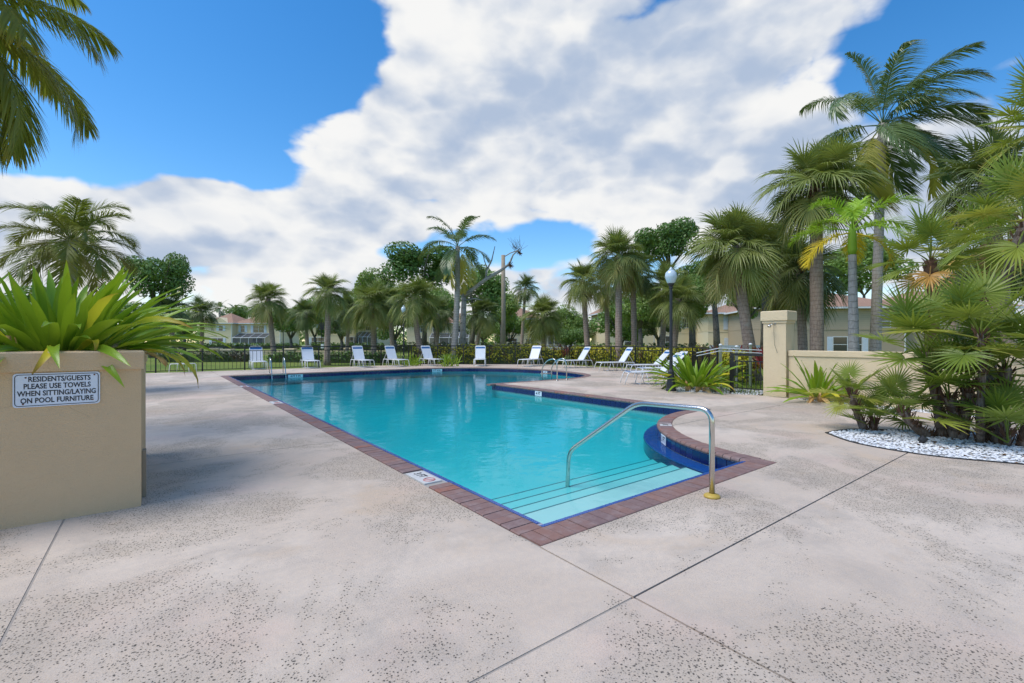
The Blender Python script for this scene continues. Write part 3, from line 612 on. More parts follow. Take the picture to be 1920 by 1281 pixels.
for i, (ln, x, sx) in enumerate((('RESIDENTS/GUESTS', .012, .80), ('PLEASE USE TOWELS', 0, .80), ('WHEN SITTING/LAYING', .0, .80), ('ON POOL FURNITURE', 0, .80))):
    lettering(ln, .056, M['ink'], pan, (x, -.0068, .083 - .055 * i), (R(90), 0, 0), sx * .93, .0012)
for x, z in ((-.18, .098), (.215, .107), (-.195, -.105), (.205, -.095)):
    m_ = MB(); m_.lathe([(.006, -.001), (.006, .002), (.003, .005)], 10); m_.build('rusty_screw', M['rust'], sg, False, (x, -.006, z), (R(90), 0, 0))

# ------------------------------------------------------------------ wall, pillar, shower, gate
wl = thing('garden_wall', 'low cream stucco wall behind the fan palm bed', 'wall', (12.94, 5.18, 0))
m_ = MB(); m_.box((0, -14, -.05), (.22, -.002, 1.05)); m_.build('wall_body', M['cream'], wl)
m_ = MB(); m_.cbox((-.025, -14, 1.05), (.245, -.003, 1.19), .012); m_.build('cap', M['cream'], wl)
pr = thing('stucco_pillar', 'square cream stucco pillar with a stepped cap beside the gate', 'pillar', (12.94, 5.48, 0))
m_ = MB(); m_.box((-.10, -.28, -.05), (.40, .28, 1.90)); m_.build('shaft', M['cream'], pr)
m_ = MB(); m_.box((-.122, -.302, 1.90), (.422, .302, 1.97)); m_.cbox((-.15, -.33, 1.97), (.45, .33, 2.22), .02); m_.build('cap', M['cream'], pr)
sh = thing('outdoor_shower', 'chrome shower head with a pull chain on the pillar', 'shower', (12.83, 5.50, 1.84))
m_ = MB(); m_.tube(bend([(.02, -.03, .04), (-.08, -.03, .05), (-.14, .02, -.0)], .04), .011, 8); m_.build('arm', M['steel'], sh, True)
m_ = MB(); m_.lathe([(.012, .04), (.02, .02), (.045, -.03), (.045, -.045), (.0, -.046)], 14, (0, 0, 0)); m_.build('shower_head', M['steel'], sh, True, (-.15, .03, 0), (0, R(25), 0))
m_ = MB(); m_.lathe([(.03, -.004), (.03, .004), (.012, .012)], 14); m_.build('wall_plate', M['steel'], sh, True, (.01, -.03, .04), (0, R(-90), 0))
m_ = MB(); m_.tube([(-.06, -.03, .045), (-.055, -.035, -.2), (-.05, -.05, -.5), (-.03, -.11, -.72)], .004, 5); m_.build('pull_chain', M['char'], sh)
# ------------------------------------------------------------------ fence
FZ0, FZ1 = -.05, 1.17
mp = MB(); mp.box((-.008, -.008, .06), (.008, .008, .93)); picket = mp.data('picket', M['black'])
mpo = MB(); mpo.box((-.03, -.03, -.05), (.03, .03, FZ1 + .005)); post_me = mpo.data('post', M['black'])
def fence(path, label, pitch=1.75, pk=9):
    f = thing('metal_fence', label, 'fence', (*path[0], -.0), 0, 'pool fence'); o0 = Vector((*path[0], 0))
    for a, b in zip(path, path[1:]):
        a = Vector((*a, 0)); b = Vector((*b, 0)); L_ = (b - a).length; n = max(1, round(L_ / pitch)); rz = atan2(b.y - a.y, b.x - a.x); d = (b - a) / n; sl_ = d.length
        for i in range(n):
            c = a + d * i - o0
            put('post', post_me, f, c, (0, 0, rz))
            m = MB(); m.box((.031, -.024, FZ1 - .06), (sl_ - .031, .024, FZ1)); m.box((.031, -.014, .93), (sl_ - .031, .014, .965)); m.box((.031, -.014, .03), (sl_ - .031, .014, .06)); pn = m.build('rail_panel', M['black'], f, False, c, (0, 0, rz))
            for k in range(pk): put('picket', picket, pn, (sl_ * (k + 1) / (pk + 1), 0, 0))
    put('post', post_me, f, b - o0, (0, 0, rz))
fence([(-9.0, 27.1), (12.6, 27.1)], 'long black picket fence behind the left row of loungers')
fence([(12.75, 27.0), (20.6, 21.2)], 'black picket fence slanting behind the middle loungers')
fence([(20.7, 21.1), (20.7, 12.6), (14.6, 8.0)], 'black picket fence in front of the croton hedge at right')
gt = thing('metal_gate', 'black metal gate with thick top rail beside the pillar', 'gate', (12.98, 5.80, 0))
m_ = MB()
m_.box((-.025, .0, 1.02), (.025, .92, 1.09)); m_.build('top_rail', M['black'], gt)
for z_ in (.86, .10):
    m_ = MB(); m_.box((-.015, .01, z_), (.015, .80, z_ + .03)); m_.build('cross_rail', M['black'], gt)
m_ = MB()
m_ = MB(); m_.box((-.04, .84, -.05), (.04, .93, 1.018)); m_.box((-.06, .78, .45), (.06, .835, .86)); m_.build('gate_post', M['black'], gt)
for i in range(6):
    m_ = MB(); m_.box((-.008, -.008, .131), (.008, .008, .859)); m_.build('picket', M['black'], gt, False, (0, .09 + i * .125, 0))
rk = thing('rescue_pole_rack', 'white posts holding long white rescue poles behind the crinum', 'rack', (13.6, 8.3, 0))
for (px_, py_, zt) in ((1351, 727, 1.29), (1407, 725, 1.31), (1381, 727, 1.24)):
    g = G(px_, py_) - Vector((13.6, 8.3, 0)); m_ = MB(); m_.lathe([(.045, -.05), (.045, zt), (.05, zt), (.05, zt + .04), (.02, zt + .06)], 10, g); m_.build('post', M['white'], rk, True)
a = P(1306, 662, 14.2) - Vector((13.6, 8.3, 0)); b = P(1428, 657, 14.2) - Vector((13.6, 8.3, 0))
for dz in (0, -.09): 
    m_ = MB(); m_.tube([a + Vector((0, 0, dz)), a.lerp(b, .35) + Vector((0, 0, dz + .12)), b + Vector((0, 0, dz))], .014, 6); m_.build('rescue_pole', M['white'], rk)

# ------------------------------------------------------------------ lamps
def lamp(name, label, loc, h, globe, s=1.0, group='street lamps'):
    t = thing(name, label, 'lamp post', loc, 0, group)
    m = MB(); m.lathe([(.15*s, -.04), (.15*s, .05), (.135*s, .08), (.13*s, .20), (.11*s, .30), (.085*s, .52), (.09*s, .55), (.075*s, .58), (.05*s, .62)], 18, flute=.06); m.build('base', M['char'], t)
    m = MB(); m.lathe([(.05*s, .6), (.042*s, h - .62), (.06*s, h - .60), (.06*s, h - .57), (.045*s, h - .55), (.09*s, h - .50), (.095*s, h - .46)], 16, flute=.05); m.build('pole', M['char'], t)
    m = MB(); m.lathe([(.085*s, h - .462), (.12*s, h - .42), (.165*s, h - .30), (.17*s, h - .24), (.15*s, h - .15), (.085*s, h - .085), (.06*s, h - .07)], 20); g = m.build('globe', globe, t, True)
    m = MB(); m.lathe([(.062*s, h - .072), (.065*s, h - .055), (.04*s, h - .04), (.045*s, h - .02), (.02*s, h), (.002, h + .02)], 14); m.build('finial', globe, g, True)
lamp('lamp_post', 'black lamp post with white acorn globe beside the crinum', (11.77, 7.84, 0), 3.55, M['globe'])
q = P(757, 690, 29); lamp('lamp_post', 'black lamp post with white globe among the sabal palms', (q.x, q.y, -.05), 3.72, M['globe'])
q = P(531, 0, 78); lamp('lamp_post', 'far lamp post with amber globe right of the left house', (q.x, q.y, -.05), 3.9, M['amber'], 1.5)
q = P(650, 0, 82); lamp('lamp_post', 'far lamp post with amber globe seen between palm trunks', (q.x, q.y, -.05), 3.9, M['amber'], 1.5)
q = P(603, 0, 60); t = thing('sign_post', 'black sign back on a thin post with a white meter box', 'sign', (q.x, q.y, -.05), -YAW)
m_ = MB(); m_.tube([(0, 0, 0), (0, 0, 4.3)], .04, 6); m_.build('post', M['black'], t); m_ = MB(); m_.box((-.34, -.05, 3.0), (.34, -.041, 3.95)); m_.build('panel', M['black'], t)
m_ = MB(); m_.box((-.02, -.2, .6), (.32, -.05, 1.15)); m_.build('meter_box', M['white'], t)

# ------------------------------------------------------------------ loungers
def lounger_meshes():
    parts = {}
    W_ = .31; hz = .40
    fr = MB()
    for s in (-W_, W_):
        fr.tube(bend([(-.98, s * 1.02, 0.012), (-.86, s, hz), (.86, s, hz), (.98, s * 1.02, .012)], .10, 4), .016, 7)
        for x in (-.38, .32):
            fr.tube([(x - .15, s * 1.02, .012), (x - .05, s, hz - .02)], .013, 6); fr.tube([(x + .15, s * 1.02, .012), (x + .05, s, hz - .02)], .013, 6)
    for x in (-.38, .32):
        for e in (-.15, .15): fr.tube([(x + e, -W_ * 1.02, .014), (x + e, W_ * 1.02, .014)], .011, 6)
    for x in (-.88, .86): fr.tube([(x, -W_, hz), (x, W_, hz)], .014, 6)
    parts['frame'] = fr.data('frame', M['white'], True)
    ss = MB(); ss.box((-.022, -W_ - .012, -.004), (.022, W_ + .012, .006)); parts['strap'] = ss.data('strap', M['strap']); parts['end'] = ss.data('end_strap', M['blue'])
    bf = MB(); bf.tube(bend([(0, -W_ + .02, 0), (.86, -W_ + .02, 0), (.86, W_ - .02, 0), (0, W_ - .02, 0)], .09, 4), .016, 7); parts['back'] = bf.data('back_frame', M['white'], True)
    bs = MB(); bs.box((-.024, -W_ + .006, -.006), (.024, W_ - .006, .012)); parts['bstrap'] = bs.data('back_strap', M['strap']); parts['bblue'] = bs.data('blue_strap', M['blue'])
    return parts
LP = lounger_meshes()
def lounger(p, rz, label, back=62, endblue=False):
    t = thing('sun_lounger', label, 'sun lounger', (p[0], p[1], 0), rz, 'white strap loungers round the pool')
    put('frame', LP['frame'], t)
    for i in range(22):
        x = -.30 + i * .0535; put('end_strap' if endblue and i >= 20 else 'seat_strap', LP['end'] if endblue and i >= 20 else LP['strap'], t, (x, 0, .415))
    b = put('backrest', LP['back'], t, (-.34, 0, .41), (0, R(180 + back), 0))
    for i in range(15):
        bl = i in (12, 13); put('blue_strap' if bl else 'back_strap', LP['bblue'] if bl else LP['bstrap'], b, (.05 + i * .054, 0, 0))
    a = R(back); bx = -.34 - .45 * cos(a); bz = .41 + .45 * sin(a)
    for s in (-.28, .28):
        m = MB(); m.tube([(bx, s, bz), (-.84, s, .40)], .011, 5); m.build('back_strut', M['white'], t)
CH = [(483, 24.0, -92, 'leftmost white strap lounger behind the slanted ladder rails'), (581, 25.0, -92, 'white strap lounger second from the left along the fence'), (679, 25.8, -88, 'white strap lounger third from the left along the fence'), (742, 26.6, -84, 'white strap lounger fourth from the left along the fence'), (809, 27.2, -88, 'white strap lounger between two spiky green clumps'),
      (900, 27.2, -126, 'white strap lounger facing straight towards the camera'), (995, 26.8, -160, 'white strap lounger seen behind the arched ladder'), (1078, 25.2, -195, 'white strap lounger right of the arched ladder'), (1153, 22.8, -204, 'white strap lounger just left of the three beside the lamp post')]
for x, d, a, lb in CH:
    q = P(x, 0, d); lounger((q.x, q.y), R(a), lb, 62 if x < 1000 else 56)
for x, d, a, lb in ((1216, 20.4, -212, 'white lounger with blue foot strap farthest of the three by the lamp post'), (1240, 18.0, -212, 'white lounger with blue foot strap, middle of the three by the lamp post'), (1222, 15.6, -217, 'nearest white lounger with blue foot strap by the lamp post')):
    q = P(x, 0, d); lounger((q.x, q.y), R(a), lb, 46, True)
q = P(343, 0, 21.4); ot = thing('strap_ottoman', 'low white strap ottoman alone at the left of the deck', 'ottoman', (q.x, q.y, 0), -YAW)
m_ = MB()
for y in (-.25, .25): m_.tube(bend([(-.46, y, .012), (-.42, y, .40), (.42, y, .40), (.46, y, .012)], .09, 4), .017, 7)
for x in (-.40, .40): m_.tube([(x, -.25, .40), (x, .25, .40)], .014, 6)
m_.build('frame', M['white'], ot, True)
for i in range(9): put('seat_strap', LP['strap'], ot, (-.26 + i * .065, 0, .41 + .10 * (0)), (0, 0, 0), (1.1, .85, 1))

# ------------------------------------------------------------------ foliage builders
def fan_data(seed, e, pet, Rb, nseg, span, droop, costa, fold, w, mat, petbend=12, twist=0):
    rn = random.Random(seed); mb = MB(); p = Vector((0, 0, 0)); a = R(e + petbend * .5); pts = [p.copy()]; N = 6
    for i in range(N): a -= R(petbend) / N; p = p + Vector((cos(a), 0, sin(a))) * (pet / N); pts.append(p.copy())
    mb.tube(pts, [.022 * Rb / .9 * (1 - .5 * i / N) for i in range(N + 1)], 4, [0.0] * (N + 1))
    cs = [(p.copy(), a)]
    for i in range(5): a -= R(droop * 22) / 5; p = p + Vector((cos(a), 0, sin(a))) * (costa / 5); cs.append((p.copy(), a))
    Y = Vector((0, 1, 0)); Z = Vector((0, 0, -1))
    for i in range(nseg):
        th = R(span) * ((i + .5) / nseg - .5); f = abs(th) / R(span / 2); k = (1 - f) * 5; i0 = min(4, int(k)); b = cs[i0][0].lerp(cs[i0 + 1][0], k - i0); aa = cs[i0][1] + (cs[i0 + 1][1] - cs[i0][1]) * (k - i0)
        T = Vector((cos(aa), 0, sin(aa))); Nn = Vector((-sin(aa), 0, cos(aa)))
        d = (T * cos(th) + Y * sin(th) + Nn * (fold * abs(sin(th)) + rn.uniform(-.05, .05))).normalized()
        L_ = Rb * (1 - .28 * f * f) * rn.uniform(.9, 1.06); dr = droop * rn.uniform(.6, 1.35)
        lat = d.cross(Nn).normalized(); sgn = 1 if i % 2 else -1; lat = (lat * cos(.45) + Nn * (sin(.45) * sgn)).normalized()
        vs = []; ts = []
        for s_, hw in ((.02, .25), (.30, .95), (.52, .85), (.78, .42), (1.0, .04)):
            c = b + d * (L_ * s_) + Z * (dr * L_ * .55 * max(0, s_ - .25) ** 1.8)
            if s_ > .5: c = c - d * (dr * .22 * L_ * (s_ - .5) ** 1.5)
            vs += [c - lat * (w * hw), c + lat * (w * hw)]; ts += [s_, s_]
        mb.add(vs, [(2 * j, 2 * j + 1, 2 * j + 3, 2 * j + 2) for j in range(4)], ts)
    return mb.data('frond', mat)
def pin_data(seed, e, L_, bend_, nl, ll, lw, ldroop, mat, az=0, wind=Vector((0, 0, 0)), v=.35, rz0=.22, plume=0.0, rr=.02):
    rn = random.Random(seed); mb = MB(); N = 16; a = R(e); p = Vector((0, 0, 0)); pts = [p.copy()]; dirs = []
    for i in range(N):
        a -= R(bend_) / N * (.35 + 1.3 * i / N); d = Vector((cos(a), 0, sin(a)))
        if wind.length: d = (d + Matrix.Rotation(-az, 3, 'Z') @ wind * (.2 + 1.2 * i / N)).normalized()
        dirs.append(d); p = p + d * (L_ / N); pts.append(p.copy())
    dirs.append(dirs[-1]); mb.tube(pts, [rr * (1.15 - i / N) for i in range(N + 1)], 4, [0.0] * (N + 1))
    Y = Vector((0, 1, 0)); Z = Vector((0, 0, -1)); wl_ = Matrix.Rotation(-az, 3, 'Z') @ wind if wind.length else Vector((0, 0, 0))
    for i in range(nl):
        s = rz0 + (1 - rz0) * (i + .5) / nl; k = s * N; i0 = min(N - 1, int(k)); b = pts[i0].lerp(pts[i0 + 1], k - i0); T = dirs[i0]; sd = T.cross(Vector((0, 0, 1)))
        sd = sd.normalized() if sd.length > .05 else Y; Nn = sd.cross(T).normalized()
        l = ll * (sin(pi * min(1, .18 + .82 * (s - rz0) / (1 - rz0))) ** .6 * .85 + .15)
        for sg_ in (-1, 1):
            ph = R(62 - 34 * s + rn.uniform(-7, 7)); up = v + rn.uniform(-.12, .12) + plume * rn.uniform(-1, 1)
            d = (T * cos(ph) + sd * (sin(ph) * sg_) + Nn * up).normalized(); lat = d.cross(Nn).normalized(); vs = []; ts = []; dr = ldroop * rn.uniform(.7, 1.3)
            for q, hw in ((0, .5), (.35, 1), (.7, .75), (1, .06)):
                c = b + d * (l * q) + (Z + wl_ * 1.6) * (dr * l * q * q * .6); vs += [c - lat * lw * hw, c + lat * lw * hw]; ts += [q * .6 + s * .4] * 2
            mb.add(vs, [(2 * j, 2 * j + 1, 2 * j + 3, 2 * j + 2) for j in range(3)], ts)
    return mb.data('frond', mat)
SABCL = (82, 62, 40, 18, -6, -32, -58)
def sab_set(m, mo, key):
    out = []
    for i, e in enumerate(SABCL):
        out.append([fan_data(key * 100 + i * 10 + j, e, .62 if e > 50 else .82, .98, 46, 275, (.5, .75, 1.1, 1.4, 1.5, 1.5, 1.3)[i],  .42, .32, .0225, mo if (i >= 5 and j == 1) else m, 22) for j in range(2)])
    return out
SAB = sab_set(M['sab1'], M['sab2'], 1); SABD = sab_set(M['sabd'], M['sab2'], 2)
def trunk(parent, top, r0, r1, mat, lean=None, n=12, seed=0, nm='trunk', curve=0.0, seg=10):
    rn = random.Random(seed); m = MB(); pts = []; rad = []; top = Vector(top)
    for i in range(seg + 1):
        s = i / seg; c = top * s; c.z = top.z * s; k = sin(pi * s) * curve; c = c + Vector((k, k * .3, 0)); pts.append(c); rad.append((r0 + (r1 - r0) * s) * (1 + (.22 * max(0, 1 - s * 9))) * rn.uniform(.96, 1.04))
    m.tube(pts, rad, n, wob=.03, rnd=rn); return m.build(nm, mat, parent, True)
def boots(parent, top, h, r, seed=0, n=46):
    rn = random.Random(seed); m = MB(); top = Vector(top)
    for i in range(n):
        s = rn.random(); a = i * 2.4 + rn.uniform(-.2, .2); b = top + Vector((cos(a) * r * .8, sin(a) * r * .8, -h * s)); o = Vector((cos(a), sin(a), 1.5)).normalized(); t = Vector((-sin(a), cos(a), 0)); L_ = rn.uniform(.16, .30)
        m.add([b - t * .05, b + t * .05, b + o * L_ + t * .02, b + o * L_ - t * .02, b + Vector((cos(a), sin(a), 0)) * .05 + Vector((0, 0, -.02))], [(0, 1, 2, 3), (0, 3, 4), (1, 4, 2), (3, 2, 4)])
    tag(m.build('leaf_boots', M['boot'], parent), None, None, None, 'stuff')
def sabal(label, crown, base, s=1.0, r=.17, n=36, dark=False, seed=0, bt=0.0, curve=0.0, d=None, mat=None, low=1.0):
    """crown and base are ground-plane points (world); the crown point carries the height"""
    t = thing('sabal_palm', label, 'palm tree', (base[0], base[1], -.05), 0, 'sabal palms'); top = Vector(crown) - Vector((base[0], base[1], -.05))
    trunk(t, top, r * 1.12, r * .92, mat or M['sabal'], seed=seed, curve=curve)
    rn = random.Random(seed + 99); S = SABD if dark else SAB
    if bt: boots(t, top + Vector((0, 0, -.05)), bt, r, seed)
    n = int(n * 1.3)
    for i in range(n):
        f = (i + .5) / n; e = 84 - 128 * (f ** .95) * low + rn.uniform(-16, 16); k = min(range(7), key=lambda j: abs(SABCL[j] - e))
        put('frond', S[k][rn.randrange(2)], t, top + Vector((0, 0, -.32 * f * s)), (rn.uniform(-.4, .4), R(SABCL[k] - e) * .6, i * 2.39996 + rn.uniform(-.5, .5)), s * .92 * rn.uniform(.78, 1.14))
    return t
def sab_px(label, cx, cy, bx, d, s=1.0, **k):
    c = P(cx, cy, d); b = P(bx, 640, d); return sabal(label, c, (b.x, b.y), s, **k)

# ------------------------------------------------------------------ sabal palms (crown pixel, foot pixel, depth)
sab_px('sabal palm right of the left house, its trunk crossing the roof edge', 503, 560, 515, 34, 1.0, seed=1, n=34)
sab_px('sabal palm with a straight trunk behind the second lounger', 616, 545, 613, 29, .88, seed=2, n=36)
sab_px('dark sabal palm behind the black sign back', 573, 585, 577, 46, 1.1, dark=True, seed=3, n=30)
sab_px('drooping sabal palm behind the third lounger', 697, 567, 702, 33, 1.05, seed=4, n=40)
sab_px('leaning sabal palm right of the white lamp globe', 776, 556, 792, 30, 1.05, seed=5, n=42, curve=-.1)
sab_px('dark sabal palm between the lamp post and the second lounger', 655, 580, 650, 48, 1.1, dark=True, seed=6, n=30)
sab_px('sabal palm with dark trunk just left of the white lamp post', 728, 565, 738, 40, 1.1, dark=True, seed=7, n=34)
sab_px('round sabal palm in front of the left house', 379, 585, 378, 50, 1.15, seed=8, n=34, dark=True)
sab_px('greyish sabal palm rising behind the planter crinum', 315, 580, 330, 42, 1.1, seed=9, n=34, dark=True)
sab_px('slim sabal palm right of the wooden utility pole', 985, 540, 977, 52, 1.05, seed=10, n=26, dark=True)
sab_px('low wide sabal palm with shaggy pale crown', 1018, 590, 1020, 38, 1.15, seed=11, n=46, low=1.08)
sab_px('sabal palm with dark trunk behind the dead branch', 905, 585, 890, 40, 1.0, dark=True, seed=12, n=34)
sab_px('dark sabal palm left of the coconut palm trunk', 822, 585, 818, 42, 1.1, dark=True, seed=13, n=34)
sab_px('sabal palm leftmost of the tall group behind the right loungers', 1092, 525, 1104, 30, .98, seed=14, n=34)
sab_px('tall pale-trunked sabal palm centre of the right group', 1160, 478, 1160, 27, 1.02, seed=15, n=44, r=.19)
sab_px('slim sabal palm half hidden in the right group', 1137, 535, 1140, 34, .95, seed=16, n=30, dark=True)
sab_px('sabal palm with brown boots right of the tall pale trunk', 1187, 505, 1190, 29, 1.0, seed=17, n=36, dark=True, bt=.9)
sab_px('sabal palm directly behind the near lamp globe', 1248, 532, 1240, 30, 1.0, seed=18, n=34)
sab_px('second sabal palm behind the near lamp post, redder trunk', 1272, 560, 1258, 26, .95, seed=19, n=34, r=.2)
sab_px('large drooping sabal palm with curved trunk left of the pillar', 1380, 462, 1417, 17.5, 1.05, seed=20, n=50, r=.185, curve=-.35, low=1.05)
sab_px('tallest sabal palm with thick reddish trunk behind the wall', 1530, 345, 1532, 16.5, 1.12, seed=21, n=46, r=.20, bt=1.1, low=.95)
sab_px('dark sabal palm with booted trunk right of the pillar', 1500, 505, 1507, 19.5, 1.12, seed=22, n=46, r=.17, dark=True, bt=1.3, low=1.1)
sab_px('dark sabal palm high at the right edge behind the fan palms', 1850, 340, 1900, 14, 1.0, seed=23, n=36, r=.2, dark=True)
sab_px('small dark sabal palm in front of the right house roof', 1800, 505, 1782, 26, 1.0, seed=24, n=34, dark=True)
sab_px('sabal palm behind the fan palms at the right edge', 1880, 500, 1890, 20, 1.0, seed=25, n=34, dark=True)
sab_px('shaggy sabal palm behind the large drooping one', 1450, 470, 1470, 23, 1.15, seed=26, n=40, dark=True)

# ------------------------------------------------------------------ feather palms
def feather(label, crown, base, mat, n, L_, seed, r, tmat, wind=Vector((0, 0, 0)), e0=80, e1=-45, bend_=70, nl=48, ll=.75, lw=.022, ld=.6, curve=0, matlow=None, v=.25, plume=0, name='feather_palm', ncl=0, cat='palm tree', shaft=None):
    t = thing(name, label, cat, (base[0], base[1], -.05)); top = Vector(crown) - Vector((base[0], base[1], -.05)); trunk(t, top, r * 1.25, r * .85, tmat, seed=seed, curve=curve, seg=16)
    if shaft:
        m = MB(); m.lathe([(r * .8, 0), (r * 1.0, .15), (r * .8, .7), (r * .3, .95)], 12, top); m.build('crown_shaft', shaft, t, True); top = top + Vector((0, 0, .8))
    rn = random.Random(seed)
    for i in range(n):
        f = (i + .5) / n; e = e0 + (e1 - e0) * f; az = i * 2.39996 + rn.uniform(-.25, .25)
        me = pin_data(seed * 50 + i, e, L_ * rn.uniform(.9, 1.08), bend_ * rn.uniform(.8, 1.2), nl, ll, lw, ld, matlow if (matlow and i >= n - 3) else mat, az, wind, v, plume=plume)
        put('frond', me, t, top + Vector((0, 0, -.15 * f)), (0, 0, az))
    return t
wr = Vector(cam2w(1, .0)).to_3d()        # wind blows to the right of the view
c = P(1655, 232, 19); b = P(1640, 640, 19); feather('tall windswept coconut palm leaning over the right palms', c, b, M['coc'], 25, 3.6, 31, .17, M['coco'], wr * .40 + Vector((0, 0, .06)), 82, -48, 80, 84, .88, .021, 1.1, .35, M['cocy'], name='coconut_palm')
m_ = MB()
c2 = P(858, 462, 30); b2 = P(849, 640, 30); feather('coconut palm with yellow lower fronds beside the dead tree', c2, b2, M['coc'], 18, 2.9, 32,   .17, M['coco'], wr * .05, 86, -60, 70, 60, .70, .024, .8, .15, M['cocy'], name='coconut_palm')
c = P(135, 450, 13.0); b = P(120, 640, 13.0); feather('plumy feather palm behind the planter crinum', c, b, M['queen'], 25, 1.8, 33, .16, M['smooth'], wr * -.04, 82, -30, 85, 105, .55, .011, .55, 0, None, .25, .25)
c = P(-135, -25, 6.2); b = P(-120, 640, 6.2); feather('arching olive palm fronds reaching in at the upper left', c, b, M['olive'], 34, 2.3, 34, .14, M['smooth'], Vector((0, 0, 0)), 70, -60, 75, 74, .52, .0145, 1.1, 0, None, .05)
c = P(1598, 478, 14.0); b = P(1602, 640, 14.0); feather('slender grey-trunked palm with lime and golden fronds', c, b, M['lime'], 11, 1.75, 35, .125, M['smooth'], wr * .03, 78, -20, 85, 70, .50, .015, .6, 0, M['gold'], .35, .45, shaft=M['lime'])
for (x, y, d, lb) in ((412, 580, 110, 'small far feather palm above the left house roof'), (440, 583, 118, 'farther feather palm right of the house ridge')):
    c = P(x, y, d); feather(lb, c, P(x, 640, d), M['coc'], 12, 3.0, int(x), .18, M['smooth'], Vector((0, 0, 0)), 80, -30, 70, 20, .8, .06, .5)
# dead tree and utility pole
q = P(868, 640, 31); dt = thing('dead_tree', 'bare grey dead tree with one long slanting limb', 'dead tree', (q.x, q.y, -.05)); o = Vector((q.x, q.y, -.05))
def px(x, y, d): return P(x, y, d) - o
m_ = MB(); m_.tube([px(866, 700, 31) * 1 if False else Vector((0, 0, 0)), px(868, 610, 31), px(870, 565, 31), px(868, 548, 31)], [.22, .19, .17, .13], 10, wob=.05, rnd=RND); m_.build('trunk', M['dead'], dt, True)
m_ = MB(); m_.tube([px(869, 556, 31), px(890, 540, 30.6), px(912, 523, 30.2), px(938, 508, 29.8), px(955, 495, 29.6), px(962, 478, 29.5), px(975, 466, 29.4)], [.16, .14, .12, .10, .075, .05, .03], 8, wob=.06, rnd=RND); m_.tube([px(911, 523, 30.2), px(912, 508, 30.1), px(922, 488, 30), px(928, 462, 30)], [.07, .06, .045, .02], 6); m_.tube([px(914, 505, 30), px(908, 488, 30), px(905, 475, 30)], [.04, .03, .015], 6); m_.tube([px(872, 563, 31), px(890, 560, 30.6), px(905, 563, 30.4)], [.07, .05, .02], 6); m_.build('limb', M['dead'], dt, True)
m_ = MB()
for i in range(26):
    a = px(975 + RND.uniform(-14, 4), 468 + RND.uniform(-4, 6), 29.4); m_.tube([a, a + Vector((RND.uniform(-.5, .5), RND.uniform(-.5, .5), RND.uniform(.1, .8)))], [.012, .005], 4)
m_.build('twigs', M['bark'], dt)
m_ = MB()
for cc in ((957, 498), (974, 474)):
    a = px(*cc, 29.5)
    for i in range(50): d_ = Vector((RND.gauss(0, 1), RND.gauss(0, 1), RND.gauss(0, 1))).normalized(); m_.tube([a, a + d_ * RND.uniform(.15, .3)], [.02, .006], 3)
tag(m_.build('air_plants', M['litter'], dt), None, None, None, 'stuff')
q = P(944, 640, 33); up = thing('utility_pole', 'plain wooden utility pole with a thin bracket arm', 'pole', (q.x, q.y, -.05), -YAW)
m_ = MB(); m_.tube([(0, 0, 0), (0, 0, 4), (-.02, 0, 7.6)], [.17, .16, .14], 10); m_.build('shaft', M['wood'], up, True)
m_ = MB(); m_.tube([(0, 0, 7.45), (.5, 0, 7.75), (1.05, 0, 7.95)], .035, 6); m_.build('bracket_arm', M['wood'], up)

# ------------------------------------------------------------------ fan palm bed at the right
bed = MB(); Vg, Tg = tri([offset(BED, -.01)], [], None); solid(bed, Vg, [t for t in Tg if inside(cen(Vg, t), offset(BED, -.01))], -.12, -.012)
bd = tag(bed.build('gravel_bed', M['sand']), 'curved island bed of white pebbles under the fan palms', None, None, 'structure')
n_ = len(BED); rim = MB(); oo = offset(BED, -.03)
rim.add([(p.x, p.y, .012) for p in BED] + [(p.x, p.y, .012) for p in oo] + [(p.x, p.y, -.05) for p in BED] + [(p.x, p.y, -.05) for p in oo], [(i, (i + 1) % n_, (i + 1) % n_ + n_, i + n_) for i in range(n_)] + [(i, i + 2 * n_, (i + 1) % n_ + 2 * n_, (i + 1) % n_) for i in range(n_)] + [(i + n_, (i + 1) % n_ + n_, (i + 1) % n_ + 3 * n_, i + 3 * n_) for i in range(n_)])
rim.build('edging', M['char'], bd)
def pebbles(poly, n, name, label, parent=None, s0=.010, s1=.024, dark=.03, z=0.0, seed=3):
    rn = random.Random(seed); m = MB(); dk = MB(); xs = [p[0] for p in poly]; ys = [p[1] for p in poly]; c = 0
    while c < n:
        p = (rn.uniform(min(xs), max(xs)), rn.uniform(min(ys), max(ys)))
        if not inside(p, poly): continue
        c += 1; s = rn.uniform(s0, s1); M3 = Matrix.Translation((p[0], p[1], z + rn.uniform(-.004, .010))) @ Matrix.Rotation(rn.uniform(0, 6.3), 4, 'Z') @ Matrix.Rotation(rn.uniform(-.5, .5), 4, 'X') @ Matrix.Diagonal((s * rn.uniform(.9, 1.6), s, s * .55, 1))
        vs = [M3 @ Vector(v) for v in ((1, 0, 0), (.4, .9, .1), (-.6, .8, 0), (-1, -.1, .1), (-.4, -.9, 0), (.6, -.8, .1), (.2, .1, 1), (-.2, 0, -1))]
        (dk if rn.random() < dark else m).add(vs, [(i, (i + 1) % 6, 6) for i in range(6)] + [((i + 1) % 6, i, 7) for i in range(6)])
    tag(m.build(name, M['pebble'], parent), label, None, None, 'stuff'); tag(dk.build('leaf_litter', M['litter'], parent), None, None, None, 'stuff')
pebbles(offset(BED, -.03), 11000, 'white_pebbles', None, bd, seed=5)
